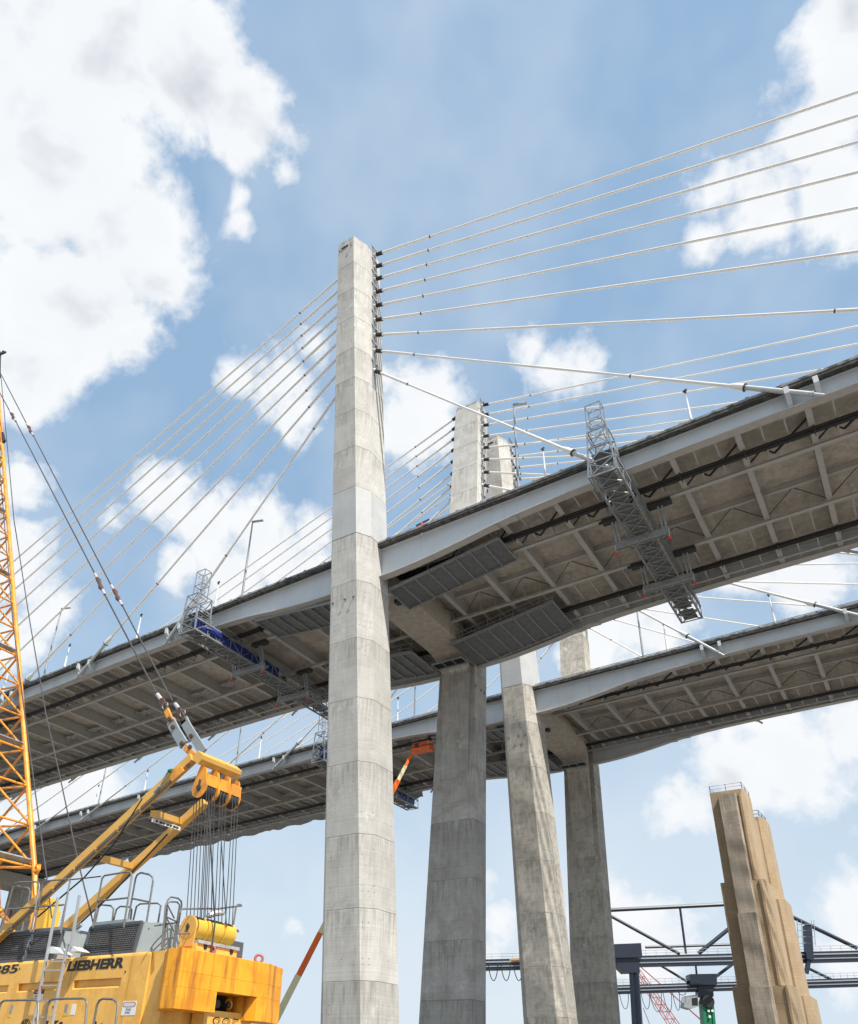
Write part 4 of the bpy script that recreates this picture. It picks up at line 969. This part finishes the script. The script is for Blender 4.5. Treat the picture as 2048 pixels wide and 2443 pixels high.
# ladder
lad = thing('ladder', 'aluminium ladder fixed to the yellow side of the crane', 'ladder', c6(500,1500,-38.8)); lad.pop('label'); lad.pop('category')
lad.parent = CR; lad.matrix_parent_inverse = Matrix.Translation(-INV[CR.name])
for (p, q) in (((612,182),(345,1560)),((838,158),(745,700)),((712,668),(540,1560))):
    b = MB(); b.beam(c6(*p,-38.8), c6(*q,-38.8), .035, .07, (0,1,0)); b.build('ladder_rail', ALU, lad)
for y, xl, xr in ((855,480,690),(948,460,665),(1108,425,630),(1272,395,590),(1440,365,560)):
    b = MB(); b.beam(c6(xl,y,-38.8), c6(xr,y-6,-38.8), .03, .035); b.build('rung', ALU, lad)
for pts in ([(515,690),(565,700),(660,770),(500,765)],[(735,690),(770,695),(840,745),(725,750)]):
    b = MB(); b.prism([c6(x,y,-38.75) for x, y in pts], (0,.3,0)); b.build('ladder_bracket', WHITEP, lad)
# chain
b = MB(); 
for i in range(24):
    q = lerp(c7(735,1180,-38.1), c6(585,690,-38.1), i/23); b.beam(q, q+V((0,0,.05)), .012, .02)
b.build('safety_chain', RAIL, CR)
# counterweight
XR = 24.75; zT = 4.10
def cw(poly, z0, z1, name='counterweight_block'):
    b = MB(); c_ = .006; b.loft([[V((x,y,z0)) for x, y in poly], [V((x,y,z1-c_)) for x, y in poly], [V((x-(c_ if x > 24.2 else 0),y,z1)) for x, y in poly]]); return b.build(name, YELC, CR)
full = [(23.72,-38.53),(24.35,-39.0),(24.75,-38.98),(24.75,-36.1),(24.42,-35.22),(23.72,-35.2)]
cw(full, 3.33, 3.63); cw(full, 3.6325, zT)
cw([(23.72,-38.53),(24.35,-39.0),(24.75,-38.98),(24.75,-37.78),(23.72,-37.78)], 2.9, 3.3275)
cw([(23.95,-36.75),(24.75,-36.45),(24.75,-36.1),(24.42,-35.22),(23.95,-35.2)], 2.82, 3.3275)
b = MB(); b.box(24.05, 24.42, -37.75, -36.2, 1.8, 2.97); b.build('rear_plate_box', YEL, CR)
q = V((24.425, -37.48, 2.55)); lettering('885', .30, q, (0,1,0), (0,0,1), INK, CR, 'model_number', bold=.0, width=.86)
q = V((24.428, -37.45, 2.58)); lettering('885', .24, q, (0,1,0), (0,0,1), YEL, CR, 'model_number_inset', bold=-.006, width=.80)
b = MB(); b.box(24.0, 24.06, -37.77, -36.3, 2.99, 3.32); b.build('pocket', HOLE, CR)
for y, r_ in ((-37.6,.07),(-37.3,.09),(-36.9,.08)):
    b = MB(); b.tube([(24.1,y,3.12),(24.35,y,3.12)], r_, 12); b.build('coupling', CGRN if y < -37.5 else DARK, CR, True)
b = MB(); b.ring((24.35,-36.95,3.14),(0,1,.2),.10,.018,18,6); b.build('lifting_ring', YELB, CR)
for (x, y) in ((24.55,-37.93),(24.55,-36.3)):
    b = MB(); b.ring((x,y,zT+.10),(.69,-.72,0),.09,.032,20,8); b.build('lifting_eye', REDL if False else PRED, CR, True)
b = MB(); b.tube([(24.4,-36.85,zT),(24.4,-36.85,zT+.05)], .05, 8); b.build('bolt', DARK, CR)
# lower sheave block on the counterweight
cN = c4(465,505,Y=-38.35); xb_, zb_ = cN.x, cN.z
b = MB(); b.tube([(xb_,-38.42,zb_),(xb_,-38.36,zb_)], .25, 28); b.prism([V((xb_-.245,-38.412,zb_)),V((xb_+.245,-38.412,zb_)),V((xb_+.20,-38.412,zb_-.42)),V((xb_-.20,-38.412,zb_-.42))],(0,.045,0)); b.build('sheave_cheek', YELA, CR, True)
for i, y in enumerate((-38.33,-38.18,-38.03,-37.88,-37.73,-37.58,-37.43,-37.28)):
    b = MB(); b.tube([(xb_,y,zb_),(xb_,y+.025,zb_),(xb_,y+.05,zb_),(xb_,y+.075,zb_),(xb_,y+.1,zb_)], [.235,.20,.20,.20,.235], 24); b.build('sheave', DARK, CR, True)
for y in (-38.05,-37.45,-37.12):
    b = MB(); b.tube([(xb_,y-.03,zb_),(xb_,y+.03,zb_)], .255, 26); b.build('sheave_cheek', LEM, CR, True)
b = MB(); b.tube([(xb_,-38.45,zb_),(xb_,-38.421,zb_)], .05, 12); b.beam((xb_,-38.44,zb_-.13),(xb_,-38.44,zb_+.07),.05,.02); b.build('axle_keeper', DARK, CR)
for k_, (ya0, ya1, rr_) in enumerate(((-38.34,-38.06,.272),(-38.05,-37.98,.295),(-37.97,-37.52,.272),(-37.51,-37.44,.295),(-37.43,-37.13,.272))):
    pts = [V((xb_+rr_*math.cos(R(a)), ya0, zb_+rr_*math.sin(R(a)))) for a in range(-75, 36, 10)]
    pts += [V((xb_+(rr_-.03)*math.cos(R(a)), ya0, zb_+(rr_-.03)*math.sin(R(a)))) for a in range(35, -76, -10)]
    b = MB(); b.prism(pts, (0, ya1-ya0, 0)); b.build('block_cover', LEM, CR)
for k_ in range(9):
    b = MB(); y_ = -38.28+k_*.135; b.tube([(xb_+.245*math.cos(R(a)), y_, zb_+.245*math.sin(R(a))) for a in range(20, 175, 12)], .012, 6); b.build('hoist_rope', ROPE, CR)
b = MB(); b.tube([(xb_+.02,-37.9,zb_+.30),(xb_+.1,-37.75,zb_+.40),(xb_+.14,-37.5,zb_+.44)], [.05,.08,.05], 8); b.build('plastic_wrap', SOCK, CR, True)
b = MB(); b.box(xb_-.30, xb_+.34, -38.36, -37.02, zb_-.36, zb_-.29); b.build('block_plate', SHEET, CR)
b = MB(); b.box(xb_-.28, xb_+.30, -38.38, -37.06, zT-.02, zb_-.361); b.build('block_rest', YEL, CR)
for y in (-38.1,-37.8,-37.25):
    b = MB(); b.tube([(xb_+.29,y,zT+.14),(xb_+.32,y,zT+.14)], .055, 12); b.build('rest_hole', HOLE, CR)
# A-frame
legs = []
for nm, Y, (p0, p1) in (('near',-38.4,((5,2228),(462,1808))),('far',-36.55,((150,2220),(492,1912)))):
    a_, c_ = at(*p0, Y=Y), at(*p1, Y=Y); d = (c_-a_).normalized(); a_ = a_-d*1.2
    b = MB(); b.beam(a_, c_, .20, .225); b.build('a_frame_leg', YELA, CR); legs.append((a_, c_))
def on(i, x, y): return at(x, y, Y=(-38.4,-36.55)[i])
for (p, q) in (((240,2047),(318,2068)),((360,1938),(434,1962))):
    b = MB(); b.beam(on(0,*p)+V((0,.1,0)), on(1,*q)-V((0,.1,0)), .18, .16); b.build('a_frame_brace', YELA, CR)
p, q = on(0,360,1952), on(1,434,1976); b = MB(); b.beam(lerp(p,q,.05)-V((0,0,.03)), lerp(p,q,.95)-V((0,0,.03)), .02, .10, (0,0,1)); b.build('peeling_sign', WSIGN, CR)
for k in range(7):
    c_ = lerp(p, q, .15+.11*k)+V((.015,-.0,-.03)); b = MB(); b.beam(c_, c_+V((0,.07+.03*(k%2),.0)), .02, .05); b.build('sign_mark', INK, CR)
# cylinder rod / pipe along the near leg
a_, c_ = legs[0]; dd = (c_-a_).normalized(); nn_ = V((dd.z,0,-dd.x))
b = MB(); b.tube([a_+dd*1.5+nn_*.18-V((0,.08,0)), c_-dd*.35+nn_*.18-V((0,.08,0))], .035, 8); b.build('leg_pipe', RAIL, CR, True)
for k in range(7): 
    q = a_+dd*(1.7+k*.85); b = MB(); b.beam(q+nn_*.10-V((0,.08,0)), q+nn_*.22-V((0,.08,0)), .05, .05); b.build('pipe_clip', YELA, CR)
b = MB(); b.tube([at(90,2188,Y=-38.5), at(200,2095,Y=-38.5), at(275,2010,Y=-38.5), at(340,1905,Y=-38.5)], .022, 6); b.build('hydraulic_hose', BLACK, CR)
b = MB(); b.tube([at(175,2218,Y=-37.3), at(260,2140,Y=-37.2), at(400,1990,Y=-37)], .024, 6); b.build('hydraulic_hose', BLACK, CR)
b = MB(); b.tube([at(180,2219,Y=-37.3), at(195,2206,Y=-37.3)], .05, 8); b.build('hose_socket', CGRN, CR)
# limit device on the near leg
b = MB(); b.prism([c3(x,y,Y=-38.55) for x, y in ((310,1290),(475,1245),(520,1310),(330,1475),(300,1420))], (0,.05,0)); b.build('gusset', YELB, CR)
b = MB(); b.tube([c3(285,1310,Y=-38.56), c3(335,1300,Y=-38.56)], .05, 10); b.build('green_cap', PGRN, CR)
b = MB(); b.tube([c3(270,1330,Y=-38.56), c3(215,1420,Y=-38.56), c3(150,1545,Y=-38.56)], .025, 8); b.tube([c3(150,1545,Y=-38.56), c3(60,1650,Y=-38.56)], .042, 10); b.build('damper', CGRN, CR, True)
b = MB(); b.tube([c3(590,1225,Y=-38.60), c3(590,1225,Y=-38.52)], .06, 12); b.build('pin', RUST, CR)
# head crossbeam
hN = c3(755,1100,Y=-38.50); hz, hxx = hN.z, hN.x
hF = V((hxx+.05, -36.78, hz+.03))
b = MB(); s = V((.61,0,.79)); r_ = V((.79,0,-.61)); A0 = V((hxx,-38.54,hz)); A1 = V((hxx+.0,-37.1,hz+.03))
rg = lambda c: [c+r_*.17+s*.03, c+r_*.13+s*.13, c-r_*.15+s*.13, c-r_*.15-s*.13, c+r_*.15-s*.13]
b.loft([[q for q in rg(A0)], [q for q in rg(A1)]]); b.build('head_beam', YELA, CR)
for u in (.42, .62):
    c_ = lerp(A0, A1, u); b = MB(); b.loft([[c_+(q-c_)*1.03-V((0,.012,0)) for q in rg(c_)], [c_+(q-c_)*1.03+V((0,.012,0)) for q in rg(c_)]]); b.build('weld_band', YELA, CR)
b = MB(); b.tube([c3(850,1200,Y=-38.3), c3(1060,1305,Y=-37.5)], .028, 8); b.build('level_tube', SOCK, CR)
# upper sheave housings
sx_, sz_ = hxx+.02, c3(715,1580,Y=-38.35).z
for i, y in enumerate((-38.36,-37.95,-37.91,-37.54,-37.50,-37.15)):
    b = MB(); pts = []
    for k in range(25):
        a = R(160+k*220/24); pts.append(V((sx_+.255*math.cos(a), y, sz_+.255*math.sin(a))))
    pts += [V((sx_+.15, y, sz_+.50)), V((sx_-.06, y, sz_+.62))]
    b.prism(pts, (0,.03,0)); b.build('sheave_housing', YELB, CR)
for y in (-38.33,-37.88,-37.47):
    for k in range(3):
        yy = y+.02+k*.10; b = MB(); b.tube([(sx_,yy,sz_),(sx_,yy+.03,sz_),(sx_,yy+.06,sz_),(sx_,yy+.09,sz_)], [.235,.205,.205,.235], 24); b.build('sheave', DARK, CR, True)
    b = MB(); b.box(sx_+.20, sx_+.232, y, y+.36, sz_+.05, sz_+.34); b.build('housing_tie', YELB, CR)
b = MB(); b.tube([(sx_,-38.40,sz_),(sx_,-38.355,sz_)], .07, 12); b.beam((sx_,-38.38,sz_-.1),(sx_+.02,-38.38,sz_+.2),.06,.03); b.build('axle_keeper', DARK, CR)
# falls of rope between the sheaves
for k, y in enumerate((-38.30,-38.22,-38.12,-38.02,-37.82,-37.72,-37.62,-37.36,-37.26,-37.16)):
    yb = -38.28+k*.118
    for sgn in (-1, 1):
        if sgn < 0 and k > 5: continue
        b = MB(); b.tube([(sx_+.21*sgn, y, sz_), (xb_+.22*sgn, yb, zb_+.03)], .011, 6); b.build('hoist_rope', ROPE, CR)
b = MB(); b.tube([(sx_+.1,-37.75,sz_-.1),(xb_+.3,-37.5,zb_+.1)], .013, 6); b.build('hoist_rope', ROPE, CR)
b = MB(); b.tube([(sx_+.05,-38.05,sz_-.2),(xb_+.36,-37.95,zb_+.1),(xb_+.36,-37.95,zT)], .02, 6); b.build('hoist_rope', ROPE, CR)
# pendants: rope, sockets, link plates
def pend(rope_px, Y, bars, lab):
    P = [at(x, y, Y=Y) for x, y in rope_px]
    d = (P[0]-P[1]).normalized(); end = P[0]+d*6
    b = MB(); b.tube([end, P[0]], .026, 8)
    for a_, c_ in zip(P[0::2], P[1::2]): pass
    segs = [(end, P[1]), (P[2], P[3]), (P[4], P[5])]
    for a_, c_ in segs: b.tube([a_, c_], .026, 8)
    b.build('pendant_rope', ROPE, CR, True)
    for a_, c_ in ((P[1], P[2]), (P[3], P[4])):
        b = MB(); b.tube([a_, lerp(a_,c_,.22)], .05, 10); b.tube([lerp(a_,c_,.78), c_], .05, 10); b.build('rope_socket', SOCK, CR, True)
        m0, m1 = lerp(a_,c_,.18), lerp(a_,c_,.82); b = MB()
        b.tube([m0, lerp(m0,m1,.25)+V((.03,0,0)), lerp(m0,m1,.5), lerp(m0,m1,.75)-V((.02,0,0)), m1], [.045,.085,.055,.09,.045], 7); b.build('shackle', RUST, CR, True)
    for pts, wd, m_ in bars:
        Q = [at(x, y, Y=yy) for x, y, yy in pts]
        if m_ is SOCK: b = MB(); b.tube(Q, wd, 10)
        else:
            b = MB()
            for a_, c_ in zip(Q, Q[1:]): b.beam(a_, c_, .06, wd, (0,1,0)) if False else b.beam(a_, c_, wd, .07, (0,1,0))
        b.build('pendant_link', m_, CR)
def s3(x, y, Y): return (360+x/6.5625, 1640+y/6.5625, Y)
pend([(0,937),(24,981),(38,1005),(227,1369),(250.6,1418.5),(373,1652)], -38.3, [([s3(105,110,-38.3), s3(165,190,-38.3)], .06, SOCK), ([s3(165,200,-38.3), s3(270,400,-38.3)], .17, RUST), ([s3(245,350,-38.34), s3(325,530,-38.34)], .15, YELB), ([s3(310,520,-38.3), s3(395,690,-38.3), s3(520,900,-38.3)], .27, PLATE), ([s3(545,940,-38.3), s3(700,1090,-38.4)], .17, YELB)], 1)
pend([(2,891),(64,1011),(80,1039),(266,1397),(292,1444),(412,1672)], -37.3, [([s3(385,260,-37.3), s3(440,330,-37.3)], .06, SOCK), ([s3(440,350,-37.3), s3(530,560,-37.3)], .18, RUST), ([s3(520,500,-37.3), s3(560,590,-37.3), s3(640,720,-37.3), s3(830,1020,-37.3)], .26, PLATE)], 2)
for x, y, Y in (s3(300,500,-38.4), s3(355,625,-38.36), s3(497,885,-38.36), s3(625,940,-38.36), s3(505,505,-37.36), s3(640,765,-37.36)):
    q = at(x, y, Y=Y); b = MB(); b.tube([q, q+V((0,-.05,0))], .065, 12); b.build('link_pin', RUST, CR)
b = MB(); q = at(*s3(225,290,0)[:2], Y=-38.38); b.ring(q,(0,1,0),.10,.022,16,6); q = at(*s3(500,410,0)[:2], Y=-37.38); b.ring(q,(0,1,0),.10,.022,16,6); b.build('thimble', RAIL, CR)
# lattice boom
bF0, bF1 = at(84,2090,Y=-36.85), at(2,1008,Y=-36.85); bd = (bF1-bF0).normalized(); bn = V((-bd.z,0,bd.x)); bW = 1.55; bH = 1.75
if bn.x > 0: bn = -bn
BL = (bF1-bF0).length+9
BO = lambda s, i, j: bF0+bd*s+V((0,-bW*i,0))+bn*(bH*j)
BM = thing('lattice_boom', 'x', 'x', bF0); BM.pop('label'); BM.pop('category'); BM.parent = CR; BM.matrix_parent_inverse = Matrix.Translation(-INV[CR.name])
for i in (0,1):
    for j in (0,1):
        b = MB(); b.tube([BO(0,i,j), BO(BL,i,j)], .085, 10); b.build('chord', YELB, BM, True)
bay = 1.62; n = int(BL/bay)
b = MB()
for k in range(n):
    s, s2, m_ = k*bay+.3, (k+1)*bay+.3, k%2
    for i in (0,1):
        b.tube([BO(s,i,0), BO((s+s2)/2+.35,i,1)], .042, 7); b.tube([BO((s+s2)/2+.35,i,1), BO(s2,i,0)], .042, 7)
    for j in (0,1):
        b.tube([BO(s,0,j), BO(s2,1,j)], .038, 7); b.tube([BO(s,0,j), BO(s,1,j)], .038, 7)
b.build('lacing', YELB, BM, True)
for k in range(0, n, 3):
    s = k*bay+.5; b = MB(); b.beam(BO(s,0.1,.02)-bn*.05, BO(s,1,.02)-bn*.05, .20, .05, bd); b.build('boom_step', GALV, BM)
bp = [BO(0,0,0), BO(0,1,0)]; tip = V((bF0.x+.9, -37.6, 4.2))
for i in (0,1):
    for j in (0,1):
        b = MB(); b.tube([BO(0,i,j), V((bF0.x+1.05+.0, -37.0-1.0*i, 4.4))], .08, 8); b.build('boom_foot_leg', YELB, BM, True)
b = MB(); q = BO(.25,0,0); b.prism([q+V((.0,-.04,-.22)), q+V((.16,-.04,-.24)), q+V((.26,-.04,-.05)), q+V((.24,-.04,.12)), q+V((.05,-.04,.16))], (0,.08,0)); b.build('lug', YELB, BM)
b = MB(); q = BO(.25,0,0)+V((.17,-.05,-.02)); b.ring(q,(0,1,0),.075,.035,18,8); b.build('lug_ring', YELB, BM)
b = MB(); q = BO(BL-11.3,0,0); b.beam(q-bn*.1, q+V((-.6,0,.9))-bn*.1, .12, .3); b.build('boom_fitting', DARK, BM)
b = MB(); b.tube([at(0,900,Y=-36.9), at(1,840,Y=-36.9)], .06, 6); b.beam(at(-6,848,Y=-36.9), at(14,840,Y=-36.9), .1, .1); b.tube([at(2,846,Y=-36.9), at(9,836,Y=-36.9)], .04, 5); b.build('boom_top_fitting', DARK, BM)
for pts in ([(1.6,885),(34,1241),(72,1485),(110,1703),(146,1864),(187,2056),(224,2206)], [(0,1120),(31,1480),(62,1720),(113,2101),(124,2190)]):
    b = MB(); P = [at(x, y, Y=-37.6) for x, y in pts]; P = [P[0]+(P[0]-P[1]).normalized()*5]+P; b.tube(P, .02, 7); b.build('boom_rope', ROPE, CR, True)
# yellow winch tower behind the hoods and the operator-side clutter
q = c7(395,1640,-36.2); 
for k, (w_, h_) in enumerate(((.62,.55),(.54,.10),(.50,.10),(.46,.10))):
    z0 = q.z-.1+(0,.57,.69,.81)[k]; b = MB(); b.box(q.x+.02*k, q.x+w_+.1, -36.5, -36.0, z0, z0+h_); b.build('winch_frame', LEM, CR)
b = MB(); q = c7(20,1480,-36.6); b.tube([q+V((-.7,0,0)), q+V((.35,0,-.05))], .14, 12); b.build('cathead', RUST, CR)
